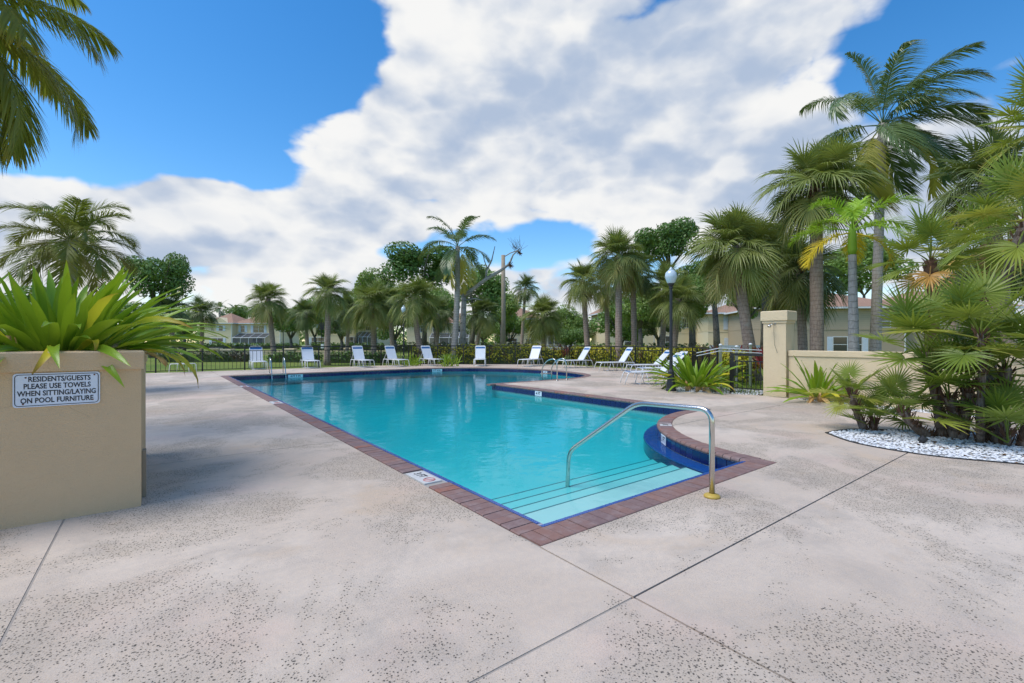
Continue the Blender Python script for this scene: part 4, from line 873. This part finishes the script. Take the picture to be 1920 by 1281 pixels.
GB1 = [Vector(p) for p in ((12.18, .2), (12.90, .2), (12.92, 4.95), (12.55, 4.75), (12.2, 3.0))]; GB2 = [Vector(p) for p in ((12.7, 5.85), (14.2, 6.2), (14.0, 8.2), (12.6, 8.6), (11.95, 8.2), (11.8, 7.6), (12.25, 6.9))]
for i, gp in enumerate((GB1, GB2)):
    mb = MB(); Vg, Tg = tri([gp], [], None); solid(mb, Vg, [t for t in Tg if inside(cen(Vg, t), gp)], -.1, -.035); o = tag(mb.build('gravel_bed', M['soil']), ('narrow pebble bed at the foot of the cream wall', 'pebble strip between the lamp post and the gate')[i], None, None, 'structure'); pebbles(gp, (2200, 3200)[i], 'white_pebbles', None, o, .012, .03, .15, -.03, 8 + i)
FANCL = (80, 58, 34, 10, -18)
FAN = [[fan_data(500 + i * 10 + j, e, .62, .56, 34, 300 if e > 0 else 280, (.06, .10, .18, .3, .45)[i], .05, .18, .0185, M['fany'] if (j == 2 and i > 2) else M['fan'], 16) for j in range(3)] for i, e in enumerate(FANCL)]
FANY = [[fan_data(700 + i * 10 + j, e, .7, .60, 34, 290, (.08, .12, .2, .35, .6)[i], .06, .18, .019, (M['fany'], M['fan'], M['fanb'] if i > 3 else M['fany'])[j] if i > 1 else (M['fan'], M['fany'], M['fan'])[j], 16) for j in range(3)] for i, e in enumerate(FANCL)]
def fan_stem(label, base, pts, r, n, s, seed, sets=FAN, mat='fibre', e0=84, e1=-25, az=None):
    t = thing('fan_palm', label, 'fan palm', (base.x, base.y, -.01), 0, 'fan palms of the island bed'); rn = random.Random(seed); o = Vector((base.x, base.y, -.01))
    pp = [Vector((0, 0, 0))] + [p - o for p in pts]; sp = [Vector(p) for p in spline(pp, 5)]
    m = MB(); m.tube(sp, [r * (1.2 - .35 * i / len(sp)) * rn.uniform(.85, 1.15) for i in range(len(sp))], 9, wob=.12, rnd=rn); m.build('stem', M[mat], t, True)
    fb = MB()
    for i in range(int(len(sp) * 7)):
        k = rn.randrange(len(sp)); a = rn.uniform(0, 6.28); b = sp[k] + Vector((cos(a) * r * .9, sin(a) * r * .9, 0)); fb.tube([b, b + Vector((cos(a) * .05, sin(a) * .05, rn.uniform(.06, .16)))], [.014, .004], 3)
    tag(fb.build('leaf_base_fibre', M['boot'], t), None, None, None, 'stuff')
    for i in range(n):
        f = (i + .5) / n; e = e0 + (e1 - e0) * f; k = min(range(5), key=lambda j: abs(FANCL[j] - e)); a = i * 2.39996 + rn.uniform(-.3, .3) if az is None else az + rn.uniform(-1.5, 1.5)
        put('frond', sets[k][rn.randrange(3)], t, sp[-1] + Vector((0, 0, -.12 * f)), (rn.uniform(-.2, .2), R(FANCL[k] - e) * .7, a), s * rn.uniform(.85, 1.12))
FS = [('short slanting fan palm at the left tip of the island bed', (1622, 806), [(1606, 770, 7.45), (1597, 735, 7.45)], .075, 10, .52, 1, 70, -20),
      ('tiny fan palm sprout beside the short slanting one', (1636, 808), [(1640, 790, 7.4)], .06, 7, .6, 2, 80, 20),
      ('low fan palm leaning left over the pebbles', (1742, 818), [(1715, 800, 6.9), (1692, 772, 6.9)], .09, 9, .7, 3, 80, -10),
      ('fan palm with the tall green fans left of the clump', (1768, 820), [(1755, 740, 7.0), (1735, 660, 7.0)], .10, 11, .98, 4, 84, -15),
      ('dense middle fan palm of the clump', (1790, 822), [(1790, 780, 6.8), (1780, 745, 6.8)], .11, 8, .85, 5, 84, -5),
      ('fan palm with grey woody foot in the clump', (1800, 823), [(1812, 770, 6.7), (1815, 720, 6.7)], .10, 7, .8, 6, 84, -20),
      ('fan palm with the bare fibrous upright stem', (1838, 830), [(1838, 760, 6.35), (1842, 690, 6.35), (1838, 625, 6.35)], .068, 10, .88, 7, 84, -25),
      ('thick dark stemmed fan palm at the right of the clump', (1875, 832), [(1878, 760, 6.5), (1885, 690, 6.5)], .12, 9, .88, 8, 84, -20),
      ('low fan palm at the front right of the pebbles', (1888, 836), [(1890, 815, 6.2)], .06, 7, .8, 9, 80, 25),
      ('fan palm cut by the right picture edge', (1925, 838), [(1935, 760, 6.3), (1950, 700, 6.3)], .12, 9, .95, 10, 84, -20)]
for lb, bp, pp, r, n, s, sd, e0, e1 in FS: fan_stem(lb, G(*bp), [P(*x) for x in pp], r * .66, n, s, sd, e0=e0, e1=e1)
fan_stem('tall leaning fan palm with pale shaggy trunk at the right edge', G(1850, 826), [P(1858, 640, 7.2), P(1890, 510, 7.3), P(1922, 415, 7.4)], .075, 18, .95, 21, FANY, 'fibre', 84, -40)
fan_stem('fan palm with yellow drooping fans behind the clump', Vector((P(1750, 640, 10.4).x, P(1750, 640, 10.4).y, 0)), [P(1748, 560, 10.4), P(1745, 488, 10.4)], .12, 18, .95, 22, FANY, 'boot', 84, -30)
fan_stem('tall fan palm off the right edge with browning fans', Vector((P(2010, 640, 8.2).x, P(2010, 640, 8.2).y, 0)), [P(2000, 450, 8.2), P(1975, 235, 8.2)], .1, 16, 1.0, 23, FANY, 'fibre', 84, -30)
fan_stem('second yellowish fan palm behind the clump at right', Vector((P(1840, 640, 11.5).x, P(1840, 640, 11.5).y, 0)), [P(1842, 560, 11.5), P(1850, 460, 11.5)], .12, 16, 1.0, 24, FANY, 'boot', 84, -40)
# small spotlight in the pebbles
g = G(1725, 832); sp_ = thing('garden_spotlight', 'small black spotlight standing in the white pebbles', 'spotlight', (g.x, g.y, 0)); m_ = MB(); m_.lathe([(.03, 0), (.045, .03), (.045, .09), (.03, .10)], 10); m_.build('housing', M['black'], sp_, False, (0, 0, .02), (.6, .3, 0)); m_ = MB(); m_.tube([(0, 0, -.05), (0, 0, .05)], .012, 6); m_.build('stake', M['black'], sp_)

# ------------------------------------------------------------------ crinum lilies
def strap_data(seed, e, L_, w, bend_, mat, twist=.3, nm='leaf'):
    rn = random.Random(seed); mb = MB(); N = 9; a = R(e); p = Vector((0, 0, 0)); vs = []; ts = []; tw = 0
    for i in range(N + 1):
        s = i / N; T = Vector((cos(a), 0, sin(a))); Nn = Vector((-sin(a), 0, cos(a))); tw = twist * s * s * rn.choice((1, 1)); lat = Vector((0, 1, 0)) * cos(tw) + Nn * sin(tw); up_ = Nn * cos(tw) - Vector((0, 1, 0)) * sin(tw)
        hw = w * .5 * (.55 + .45 * min(1, s / .25)) * (1 - max(0, (s - .55) / .45) ** 1.7) + .002; wv = rn.uniform(-.012, .012)
        vs += [p - lat * hw + up_ * (hw * .42 + wv), p + up_ * 0, p + lat * hw + up_ * (hw * .42 - wv)]; ts += [s * .98, s * .9, s * .98]
        p = p + T * (L_ / N); a -= R(bend_) / N * (.3 + 1.4 * s)
    mb.add(vs, [(3 * i + j, 3 * i + j + 1, 3 * i + j + 4, 3 * i + j + 3) for i in range(N) for j in (0, 1)], ts); return mb.data(nm, mat, True)
CRC = ((84, 1.0, 14), (68, 1.15, 26), (50, 1.25, 40), (32, 1.25, 52), (14, 1.15, 55))
CRN = [[strap_data(900 + i * 10 + j, e, L_, .105, b * (.55 + .40 * j), M['criny'] if (j == 3 and i > 1) else M['crin'], (-.5, .4, .1, .6)[j]) for j in range(4)] for i, (e, L_, b) in enumerate(CRC)]
CRD = [strap_data(980 + j, -5, .55, .09, 70, M['crind'], 1.2) for j in range(2)]
def crinum(label, loc, n, s, seed, spread=.16, dry=4, e1=6, zoff=0):
    t = thing('crinum_lily', label, 'plant', loc, 0, 'crinum lilies'); rn = random.Random(seed)
    m = MB()
    for k in range(5): a = k * 1.3; m.tube([(cos(a) * spread * .7, sin(a) * spread * .7, -.03), (cos(a) * spread * .8, sin(a) * spread * .8, .16 * s), (cos(a) * spread * .8, sin(a) * spread * .8, .34 * s)], [.06 * s, .055 * s, .03 * s], 8)
    m.build('stalk', M['crind'], t, True)
    for i in range(n):
        f = (i + .5) / n; e = 88 + (e1 - 88) * f ** .85; k = min(range(5), key=lambda j: abs(CRC[j][0] - e)); a = i * 2.39996 + rn.uniform(-.3, .3); rr = spread * (.4 + .9 * f)
        put('leaf', CRN[k][rn.choice((0, 0, 1, 1, 2, 2, 3)) if f > .45 else rn.randrange(3)], t, (cos(a) * rr, sin(a) * rr, .16 * s), (rn.uniform(-.5, .5), R(CRC[k][0] - e) * .6 + rn.uniform(-.2, .2), a), s * rn.uniform(.68, 1.14))
    for i in range(dry): a = rn.uniform(0, 6.28); put('dry_leaf', CRD[i % 2], t, (cos(a) * spread, sin(a) * spread, .14 * s), (rn.uniform(-.4, .4), 0, a), s)
c = P(110, 0, 4.45); crinum('huge bright green crinum lily filling the planter', (c.x, c.y, 1.22), 200, .74, 1, .5, 14, -2)
c = P(-120, 0, 4.7); crinum('second crinum lily at the left picture edge', (c.x, c.y, 1.22), 70, .72, 2, .25, 4)
crinum('large crinum lily clump beside the black lamp post', (12.55, 7.55, -.03), 95, .95, 3, .34, 6, 10)
c = G(1532, 752); crinum('crinum lily at the foot of the cream wall', (c.x, c.y, -.03), 46, .85, 4, .2, 5, 0)
c = G(1590, 752); crinum('smaller crinum lily half behind the short fan palm', (c.x, c.y, -.03), 20, .7, 5, .14, 4)
for x, d, s, lb in ((845, 26.6, .85, 'spiky green clump right of the fifth lounger'), (772, 27.3, .8, 'spiky green clump left of the fifth lounger')):
    c = P(x, 0, d); t = thing('spiky_shrub', lb, 'plant', (c.x, c.y, -.05), 0, 'spiky clumps at the fence'); rn = random.Random(int(x))
    for i in range(46):
        k = rn.randrange(4); put('leaf', CRN[k][rn.randrange(3)], t, (rn.uniform(-.5, .5), rn.uniform(-.3, .3), .0), (0, rn.uniform(-.1, .1), rn.uniform(0, 6.28)), (s * .95, s * .55, s * .95))

# ------------------------------------------------------------------ hedges, shrubs, trees
def leafy(mb, c, rad, n, size, rn, shell=.55):
    c = Vector(c)
    for i in range(n):
        d = Vector((rn.gauss(0, 1), rn.gauss(0, 1), rn.gauss(0, 1))).normalized(); k = shell + (1 - shell) * rn.random() ** .5 if rn.random() < .8 else rn.random()
        p = c + Vector((d.x * rad[0], d.y * rad[1], d.z * rad[2])) * k; nn = (d + Vector((rn.gauss(0, .7), rn.gauss(0, .7), rn.gauss(0, .7) + .4))).normalized(); a = nn.cross(Vector((rn.random(), rn.random(), rn.random() + .1))).normalized(); b = nn.cross(a); s = size * rn.uniform(.6, 1.3)
        mb.add([p - a * s, p + b * s * .5, p + a * s, p - b * s * .5], [(0, 1, 2, 3)])
def hedge(name, label, a, b, w, h, mat, per=420, size=.085, cat='hedge', z0=-.05, group=None):
    a = Vector((*a, 0)); b = Vector((*b, 0)); L_ = (b - a).length; t = thing(name, label, cat, (a.x, a.y, z0), atan2(b.y - a.y, b.x - a.x), group); rn = random.Random(hash(label) % 1000 if False else len(label) * 7 + int(a.x * 3))
    m = MB(); k = max(2, int(L_ / .5))
    for i in range(k): leafy(m, (L_ * (i + .5) / k, rn.uniform(-.1, .1) * w, h * .5), (L_ / k * .85, w * .55, h * .53 * rn.uniform(.92, 1.1)), int(per * L_ / k), size, rn, .75)
    tag(m.build('foliage', mat, t), None, None, None, None)
    m = MB(); m.box((.1, -w * .3, 0), (L_ - .1, w * .3, h * .72)); m.build('inner_branches', M['low'], t)
hedge('croton_hedge', 'yellow and maroon croton hedge behind the middle loungers', (13.2, 27.8), (21.0, 22.0), .8, 1.25, M['croton'], 650)
hedge('croton_hedge', 'yellow and maroon croton hedge behind the right loungers', (21.5, 21.6), (21.5, 12.6), .8, 1.2, M['croton'], 650)
hedge('croton_hedge', 'croton hedge running from the lounger corner towards the gate', (21.2, 12.2), (15.6, 7.6), .8, 1.1, M['croton'], 650)
def hpx(lb, x0, x1, d0, d1, w, h, mat, per, size):
    a = P(x0, 0, d0); b = P(x1, 0, d1); hedge('low_hedge', lb, (a.x, a.y), (b.x, b.y), w, h, mat, per, size, group='low hedges on the lawn')
hpx('low dark hedge on the lawn left of the leftmost lounger', 300, 470, 33, 34, 1.0, .75, M['low'], 220, .11)
hpx('low green hedge behind the slanted ladder rails', 505, 600, 33, 33, 1.0, .75, M['hedge'], 220, .11)
hpx('low green hedge behind the second and third loungers', 618, 735, 32, 32, 1.1, .8, M['hedge'], 220, .11)
hpx('clipped hedge along the foot of the left house', 330, 560, 92, 92, 1.5, 1.2, M['hedge'], 90, .25)
hpx('bright clipped hedge in front of the second house', 575, 720, 76, 76, 1.5, 1.3, M['hedge'], 90, .22)
hpx('dark hedge below the middle houses', 730, 1010, 66, 66, 1.5, 1.4, M['low'], 90, .22)
hpx('hedge in front of the right houses', 1080, 1330, 48, 46, 1.3, 1.3, M['hedge'], 110, .18)
rn = random.Random(77)
TI = [strap_data(1200 + j, (80, 60, 40)[j], .5, .09, 40, M['ti'], .3) for j in range(3)]
for k, (x, d, lb) in enumerate(((1328, 19.5, 'red ti plant left of the rescue poles'), (1347, 20.5, 'red ti plant behind the first white post'), (1390, 17.5, 'red ti plant right of the white posts'), (1415, 16.2, 'red ti plant above the gate'), (1430, 15.5, 'red ti plant touching the pillar'), (1010, 31, 'maroon ti plant on the middle hedge'), (1060, 30, 'maroon ti plant behind the eighth lounger'))):
    c = P(x, 0, d); t = thing('ti_plant', lb, 'plant', (c.x, c.y, -.05), 0, 'red ti plants'); m = MB()
    for i in range(4): a = i * 1.6; m.tube([(cos(a) * .1, sin(a) * .1, 0), (cos(a) * .25, sin(a) * .25, .8)], .012, 4)
    m.build('stem', M['bark'], t)
    for i in range(30): a = i * 2.4; put('leaf', TI[i % 3], t, (cos(a) * .28 * rn.random(), sin(a) * .28 * rn.random(), rn.uniform(.45, .95)), (0, rn.uniform(-.3, .3), a), rn.uniform(.7, 1.0))
# broad-leaved trees
def crown_data(seed, mat, lobes=11, leaves=7500, size=.2, flat=.75):
    rn = random.Random(seed); m = MB()
    for i in range(lobes):
        d = Vector((rn.gauss(0, 1), rn.gauss(0, 1), rn.gauss(0, .8))).normalized() * rn.uniform(.35, .72); r = rn.uniform(.28, .46); leafy(m, (d.x, d.y, d.z * flat), (r, r, r * .72), leaves // lobes, size, rn, .6)
    return m.data('crown', mat)
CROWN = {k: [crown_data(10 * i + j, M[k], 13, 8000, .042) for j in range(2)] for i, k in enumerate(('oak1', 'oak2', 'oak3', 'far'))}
def tree(label, cx, cy, rx, ry, d, kind, seed, bx=None, name='broadleaf_tree', tr=.22, base=True):
    c = P(cx, cy, d); rw = rx * d / 872; rh = ry * d / 872; b = P(bx if bx else cx, 640, d); t = thing(name, label, 'tree', (b.x, b.y, -.05), 0, 'broad-leaved trees'); o = Vector((b.x, b.y, -.05)); rn = random.Random(seed)
    top = c - o; m = MB(); fk = Vector((top.x * .4, top.y * .4, max(1.2, top.z - rh * .75))); m.tube([(0, 0, 0), fk * .5 + Vector((.1, 0, 0)), fk], [tr * 1.3, tr, tr * .85], 9, wob=.06, rnd=rn)
    for i in range(6):
        a = i * 1.05 + rn.uniform(-.3, .3); e = top + Vector((cos(a) * rw * .6, sin(a) * rw * .6, rh * rn.uniform(-.2, .5))); mid = fk.lerp(e, .5) + Vector((rn.uniform(-.3, .3), rn.uniform(-.3, .3), .2)); m.tube([fk - Vector((0, 0, .2)), mid, e], [tr * .55, tr * .35, tr * .1], 6)
    m.build('trunk', M['bark'], t, True)
    put('crown', CROWN[kind][seed % 2], t, top, (0, 0, rn.uniform(0, 6.28)), (rw, rw, rh * 1.15))
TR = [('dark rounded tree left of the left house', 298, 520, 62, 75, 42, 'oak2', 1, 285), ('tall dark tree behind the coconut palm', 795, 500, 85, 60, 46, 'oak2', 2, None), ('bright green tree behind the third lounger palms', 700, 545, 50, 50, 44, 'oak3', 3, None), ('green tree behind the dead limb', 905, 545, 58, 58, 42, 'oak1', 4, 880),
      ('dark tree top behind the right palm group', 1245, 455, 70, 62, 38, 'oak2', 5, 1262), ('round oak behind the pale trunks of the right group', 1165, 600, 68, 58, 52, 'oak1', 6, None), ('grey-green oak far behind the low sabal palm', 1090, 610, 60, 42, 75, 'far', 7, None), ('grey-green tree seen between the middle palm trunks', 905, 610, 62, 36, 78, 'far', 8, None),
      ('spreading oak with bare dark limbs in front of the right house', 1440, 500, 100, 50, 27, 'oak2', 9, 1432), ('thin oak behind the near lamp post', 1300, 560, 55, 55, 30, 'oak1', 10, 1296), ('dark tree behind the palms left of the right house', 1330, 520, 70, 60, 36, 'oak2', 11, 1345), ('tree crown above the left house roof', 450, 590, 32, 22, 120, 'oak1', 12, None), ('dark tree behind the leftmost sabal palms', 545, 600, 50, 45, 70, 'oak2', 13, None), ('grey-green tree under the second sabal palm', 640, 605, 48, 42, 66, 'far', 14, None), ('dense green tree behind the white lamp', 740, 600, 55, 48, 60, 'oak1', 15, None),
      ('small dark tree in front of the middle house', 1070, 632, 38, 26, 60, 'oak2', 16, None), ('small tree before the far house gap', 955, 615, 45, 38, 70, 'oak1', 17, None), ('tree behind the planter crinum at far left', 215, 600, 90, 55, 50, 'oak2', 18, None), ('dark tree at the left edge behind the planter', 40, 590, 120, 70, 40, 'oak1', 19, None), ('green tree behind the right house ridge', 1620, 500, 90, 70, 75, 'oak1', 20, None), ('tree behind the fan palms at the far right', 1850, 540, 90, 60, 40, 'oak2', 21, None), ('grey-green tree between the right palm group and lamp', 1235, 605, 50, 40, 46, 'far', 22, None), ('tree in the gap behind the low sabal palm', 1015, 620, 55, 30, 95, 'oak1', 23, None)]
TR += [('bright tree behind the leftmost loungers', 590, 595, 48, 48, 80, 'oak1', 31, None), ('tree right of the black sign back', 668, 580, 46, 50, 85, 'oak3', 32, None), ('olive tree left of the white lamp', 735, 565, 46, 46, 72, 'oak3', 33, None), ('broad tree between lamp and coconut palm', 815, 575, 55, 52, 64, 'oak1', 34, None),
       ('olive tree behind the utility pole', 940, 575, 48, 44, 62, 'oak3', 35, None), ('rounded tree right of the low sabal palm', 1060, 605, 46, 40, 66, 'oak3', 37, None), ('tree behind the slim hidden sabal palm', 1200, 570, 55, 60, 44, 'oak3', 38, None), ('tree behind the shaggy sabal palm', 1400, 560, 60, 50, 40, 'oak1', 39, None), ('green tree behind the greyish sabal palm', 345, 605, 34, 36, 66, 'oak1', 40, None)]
for (lb, cx, cy, rx, ry, d, k, sd, bx) in TR: tree(lb, cx, cy, rx, ry, d, k, sd, bx)
# far tree line that closes the view
rn = random.Random(5); m = MB()
for i in range(150):
    x = -700 + i * 22 + rn.uniform(-10, 10); d = rn.uniform(135, 165); p = P(x, 640, d); h = rn.uniform(5, 9.5); leafy(m, (p.x, p.y, h * .5), (4.2, 4.2, h * .52), 260, .55, rn, .7)
tag(m.build('distant_wood', M['oak1']), 'continuous line of trees far behind the houses', 'trees', None, 'stuff')
# grass blades by the gate
m = MB()
for i in range(2600):
    x = rn.uniform(12.6, 16.5); y = rn.uniform(5.9, 9.3); h = rn.uniform(.05, .22); a = rn.uniform(0, 6.28); dx, dy = cos(a) * .008, sin(a) * .008; lx, ly = rn.gauss(0, .05), rn.gauss(0, .05)
    m.add([(x - dx, y - dy, -.05), (x + dx, y + dy, -.05), (x + lx, y + ly, -.05 + h)], [(0, 1, 2)])
tag(m.build('grass_blades', M['fan']), 'longer grass blades around the gate and crinum', 'grass', None, 'stuff')

# ------------------------------------------------------------------ houses
def window(parent, x, z, w, h, y, shutter=True, nx=2):
    m = MB(); f = .07; m.box((x - w/2 - f, y - .05, z - f), (x - w/2, y, z + h + f)); m.box((x + w/2, y - .05, z - f), (x + w/2 + f, y, z + h + f)); m.box((x - w/2, y - .05, z + h), (x + w/2, y, z + h + f)); m.box((x - w/2, y - .05, z - f), (x + w/2, y, z))
    for i in range(1, nx): m.box((x - w/2 + w*i/nx - .03, y - .045, z), (x - w/2 + w*i/nx + .03, y - .02, z + h))
    m.box((x - w/2, y - .042, z + h * .5 - .025), (x + w/2, y - .022, z + h * .5 + .025)); win = m.build('window', M['trim'], parent)
    m = MB(); m.box((x - w/2, y - .018, z), (x + w/2, y - .004, z + h)); m.build('pane', M['glass'], win)
    if shutter:
        for s in (-1, 1):
            m = MB(); xx = x + s * (w / 2 + f + .26); m.box((xx - .24, y - .06, z - .05), (xx + .24, y - .003, z + h + .05))
            for k in range(6): m.box((xx - .19, y - .075, z + h * k / 6 + .04), (xx + .19, y - .061, z + h * k / 6 + .12))
            m.build('shutter', M['shutter'], parent)
def hip(m, x0, y0, x1, y1, z, rise, ov=.5, inset=None, th=.14):
    X0, X1, Y0, Y1 = x0 - ov, x1 + ov, y0 - ov, y1 + ov; i_ = inset if inset is not None else (Y1 - Y0) / 2; ym = (Y0 + Y1) / 2; i_ = min(i_, (X1 - X0) / 2 - .05)
    vs = [(X0, Y0, z), (X1, Y0, z), (X1, Y1, z), (X0, Y1, z), (X0 + i_, ym, z + rise), (X1 - i_, ym, z + rise)]; vs += [(a, b, c - th) for a, b, c in vs[:4]]
    m.add(vs, [(0, 1, 5, 4), (1, 2, 5), (2, 3, 4, 5), (3, 0, 4), (0, 6, 7, 1), (1, 7, 8, 2), (2, 8, 9, 3), (3, 9, 6, 0), (9, 8, 7, 6)])
def house(label, px_, d, rz, blocks, wins, porch=None, low=M['lower'], sid=M['siding'], he=5.5, rise=2.4, name='townhouse'):
    q = P(px_, 640, d); t = thing(name, label, 'house', (q.x, q.y, -.05), rz)
    for (x0, x1, y0, y1, dz) in blocks:
        m = MB(); m.box((x0, y0, -.2), (x1, y1, 2.72)); m.build('lower_wall', low, t)
        m = MB(); m.box((x0 - .02, y0 - .02, 2.72), (x1 + .02, y1 + .02, he + dz)); m.build('upper_wall', sid, t)
        m = MB(); m.box((x0 - .05, y0 - .05, 2.62), (x1 + .05, y0 - .022, 2.74)); m.build('band_board', low, t)
        m = MB(); hip(m, x0, y0, x1, y1, he + dz + .16, rise); rf = m.build('roof', M['roof'], t)
        m = MB(); o_ = .53
        m.box((x0 - o_, y0 - o_ - .08, he + dz - .05), (x1 + o_, y0 - o_ + .02, he + dz + .12)); m.box((x0 - o_ - .08, y0 - o_, he + dz - .05), (x0 - o_ + .02, y1 + o_, he + dz + .12)); m.box((x1 + o_ - .02, y0 - o_, he + dz - .05), (x1 + o_ + .08, y1 + o_, he + dz + .12)); m.build('gutter', M['trim'], rf)
        m = MB(); m.box((x1 - .18, y0 - .12, 0), (x1 - .08, y0 - .03, he + dz - .05)); m.build('downspout', M['trim'], t)
    for (x, z, w, h, y, s, nx) in wins: window(t, x, z, w, h, y - .022, s, nx)
    if porch:
        x0, x1, y = porch; p = MB(); p.box((x0, y - 2.6, 0), (x1, y - 2.5, .9)); p.box((x0, y - 2.5, 0), (x0 + .08, y - .03, .9)); p.box((x1 - .08, y - 2.5, 0), (x1, y - .03, .9)); pr_ = p.build('porch_wall', M['trim'], t)
        f = MB(); n = 4
        for i in range(n + 1):
            xx = x0 + .04 + (x1 - x0 - .08) * i / n; f.tube([(xx, y - 2.55, .9), (xx, y - 2.55, 2.3), (xx, y - .05, 3.3)], .05, 4)
        f.tube([(x0, y - 2.55, 2.3), (x1, y - 2.55, 2.3)], .05, 4); f.tube([(x0, y - .06, 3.3), (x1, y - .06, 3.3)], .05, 4); f.build('porch_frame', M['trim'], pr_)
        g = MB(); g.add([(x0, y - 2.54, .9), (x1, y - 2.54, .9), (x1, y - 2.54, 2.3), (x0, y - 2.54, 2.3), (x1, y - .07, 3.3), (x0, y - .07, 3.3)], [(0, 1, 2, 3), (3, 2, 4, 5)]); g.build('porch_screen', M['screen'], pr_)
    return t
YW = -YAW
lh = house('cream two-storey house with red roof and screened porch at left', 452, 104, YW - .04, [(-8.4, -2.0, 0, 9, 0), (-2.0, 8.2, 1.6, 10, 0)], [(-4.6, 3.9, .9, 1.1, 0, True, 1), (-5.4, .7, 2.6, 1.5, 0, True, 2), (-.6, 3.6, .9, 1.5, 1.6, True, 1), (3.1, 3.5, 2.5, 1.6, 1.6, True, 2), (2.8, .9, 2.2, 1.3, 1.6, False, 2)], (-1.4, 6.0, 1.6))
m_ = MB(); m_.add([(-6.5, -.56, 5.6), (-2.6, -.56, 5.6), (-4.55, -.56, 6.9), (-6.5, 2.5, 5.6), (-2.6, 2.5, 5.6), (-4.55, 3.5, 6.9)], [(0, 1, 2), (0, 2, 5, 3), (2, 1, 4, 5)]); m_.build('gable', M['siding'], lh)
house('far cream house half hidden behind the second sabal palm', 640, 88, YW - .05, [(-7, 7, 0, 9, 0)], [(-4.5, .8, 2.4, 1.4, 0, True, 2), (2.5, .8, 2.4, 1.5, 0, True, 2), (2.2, 3.7, .9, 1.1, 0, False, 1), (-3.5, 3.7, 1.6, 1.3, 0, True, 2), (5.6, 3.6, 1.6, 1.3, 0, False, 1)], (3.4, 6.8, 0))
house('far cream house with white porches behind the coconut palm', 830, 104, YW, [(-8, 8, 0, 9, 0)], [(-5, 3.6, 1.6, 1.4, 0, True, 2), (-1.2, 3.6, 1.8, 1.4, 0, False, 2), (3.5, 3.6, 1.8, 1.4, 0, False, 2), (-5, .8, 1.6, 1.4, 0, False, 2)], (-2.5, 6, 0))
house('far cream house with reddish roof between the middle palms', 1000, 84, YW + .05, [(-7, 1.5, 0, 8, 0), (1.5, 8, 1, 8, -1.2)], [(-3.8, .8, 1.6, 1.2, 0, False, 2), (-.6, 3.6, 1.5, 1.4, 0, False, 2), (-.6, .8, 1.5, 1.1, 0, False, 2), (4, .8, 1.6, 1.2, 1, False, 2)], (2.4, 7.0, 1))
house('cream house seen between palm trunks behind the right loungers', 1215, 66, YW + .1, [(-6, 1.0, 0, 8, 0), (1.0, 8, -1.4, 8, 0)], [(-1.6, 3.5, 1.0, 1.2, 0, True, 1), (-2.4, .7, 2.0, 1.5, 0, False, 2), (2.4, .6, .9, 1.6, -1.4, False, 1), (5, 3.4, 1.5, 1.3, -1.4, True, 2)])
house('cream house wing with white shutters left of the pillar', 1394, 56, YW - .22, [(-4.0, 4.5, 0, 9, -.55)], [(-1.1, 2.95, 1.15, 1.65, 0, True, 1), (-1.0, .55, 1.2, 1.3, 0, True, 2), (2.6, .55, 1.2, 1.3, 0, False, 2)], None, he=5.4, rise=1.7)
house('house block in shade-darkened siding colour behind the palms right of the pillar', 1570, 46, YW - .12, [(-7.2, 6.2, 0, 10, -.45), (6.2, 17, 1.5, 10, -.45)], [(-6.0, .55, 1.2, 1.3, 0, False, 2), (.9, .45, 2.6, 1.45, 0, True, 2), (4.0, 2.9, 1.5, 1.1, 0, False, 2), (9.0, 3.0, 1.6, 1.2, 1.5, True, 2)], None, M['shaded_lower'], M['shaded_siding'], 5.2, 2.0)  # shade on this block is painted into its wall colours
# white fence in front of the right house
a = P(1330, 640, 41); b = P(1440, 640, 40); wf = thing('white_board_fence', 'low white board fence in front of the right house wing', 'fence', (a.x, a.y, -.05), atan2(b.y - a.y, b.x - a.x)); L_ = (b - a).length
m_ = MB(); m_.box((0, .02, .25), (L_, .05, .33)); m_.box((0, .02, .95), (L_, .05, 1.03)); m_.build('rail', M['trim'], wf)
for i in range(int(L_ / .2)): m_ = MB(); m_.box((i * .2, 0, 0), (i * .2 + .185, .018, 1.15)); m_.build('board', M['trim'], wf)
# low beige walls and pedestals on the lawn at left
for i, (x, d, lb) in enumerate(((322, 47, 'beige pedestal nearest the planter on the far lawn'), (405, 50, 'beige pedestal with a yellow plate'), (427, 43, 'beige pedestal beside the leftmost lounger'), (545, 46, 'beige pedestal behind the slanted ladder rails'), (655, 50, 'beige pedestal below the second amber lamp'))):
    q = P(x, 640, d); t = thing('stucco_pedestal', lb, 'pedestal', (q.x, q.y, -.05), YW, 'pedestals of the lawn wall'); m_ = MB(); m_.box((-.42, -.3, 0), (.42, .3, .62)); m_.build('block', M['cream'], t); m_ = MB(); m_.cbox((-.5, -.38, .62), (.5, .38, .78), .03); m_.build('cap', M['cream'], t)
    if i == 1: m_ = MB(); m_.box((-.12, -.325, .12), (.12, -.302, .55)); m_.build('yellow_plate', M['brass'], t)
a = P(250, 640, 51); b = P(730, 640, 53); t = thing('lawn_wall', 'long low beige wall crossing the far lawn', 'wall', (a.x, a.y, -.05), atan2(b.y - a.y, b.x - a.x)); m_ = MB(); m_.box((0, -.15, 0), ((b - a).length, .15, .34)); m_.build('wall_body', M['cream'], t); m_ = MB(); m_.cbox((0, -.19, .34), ((b - a).length, .19, .42), .02); m_.build('cap', M['cream'], t)
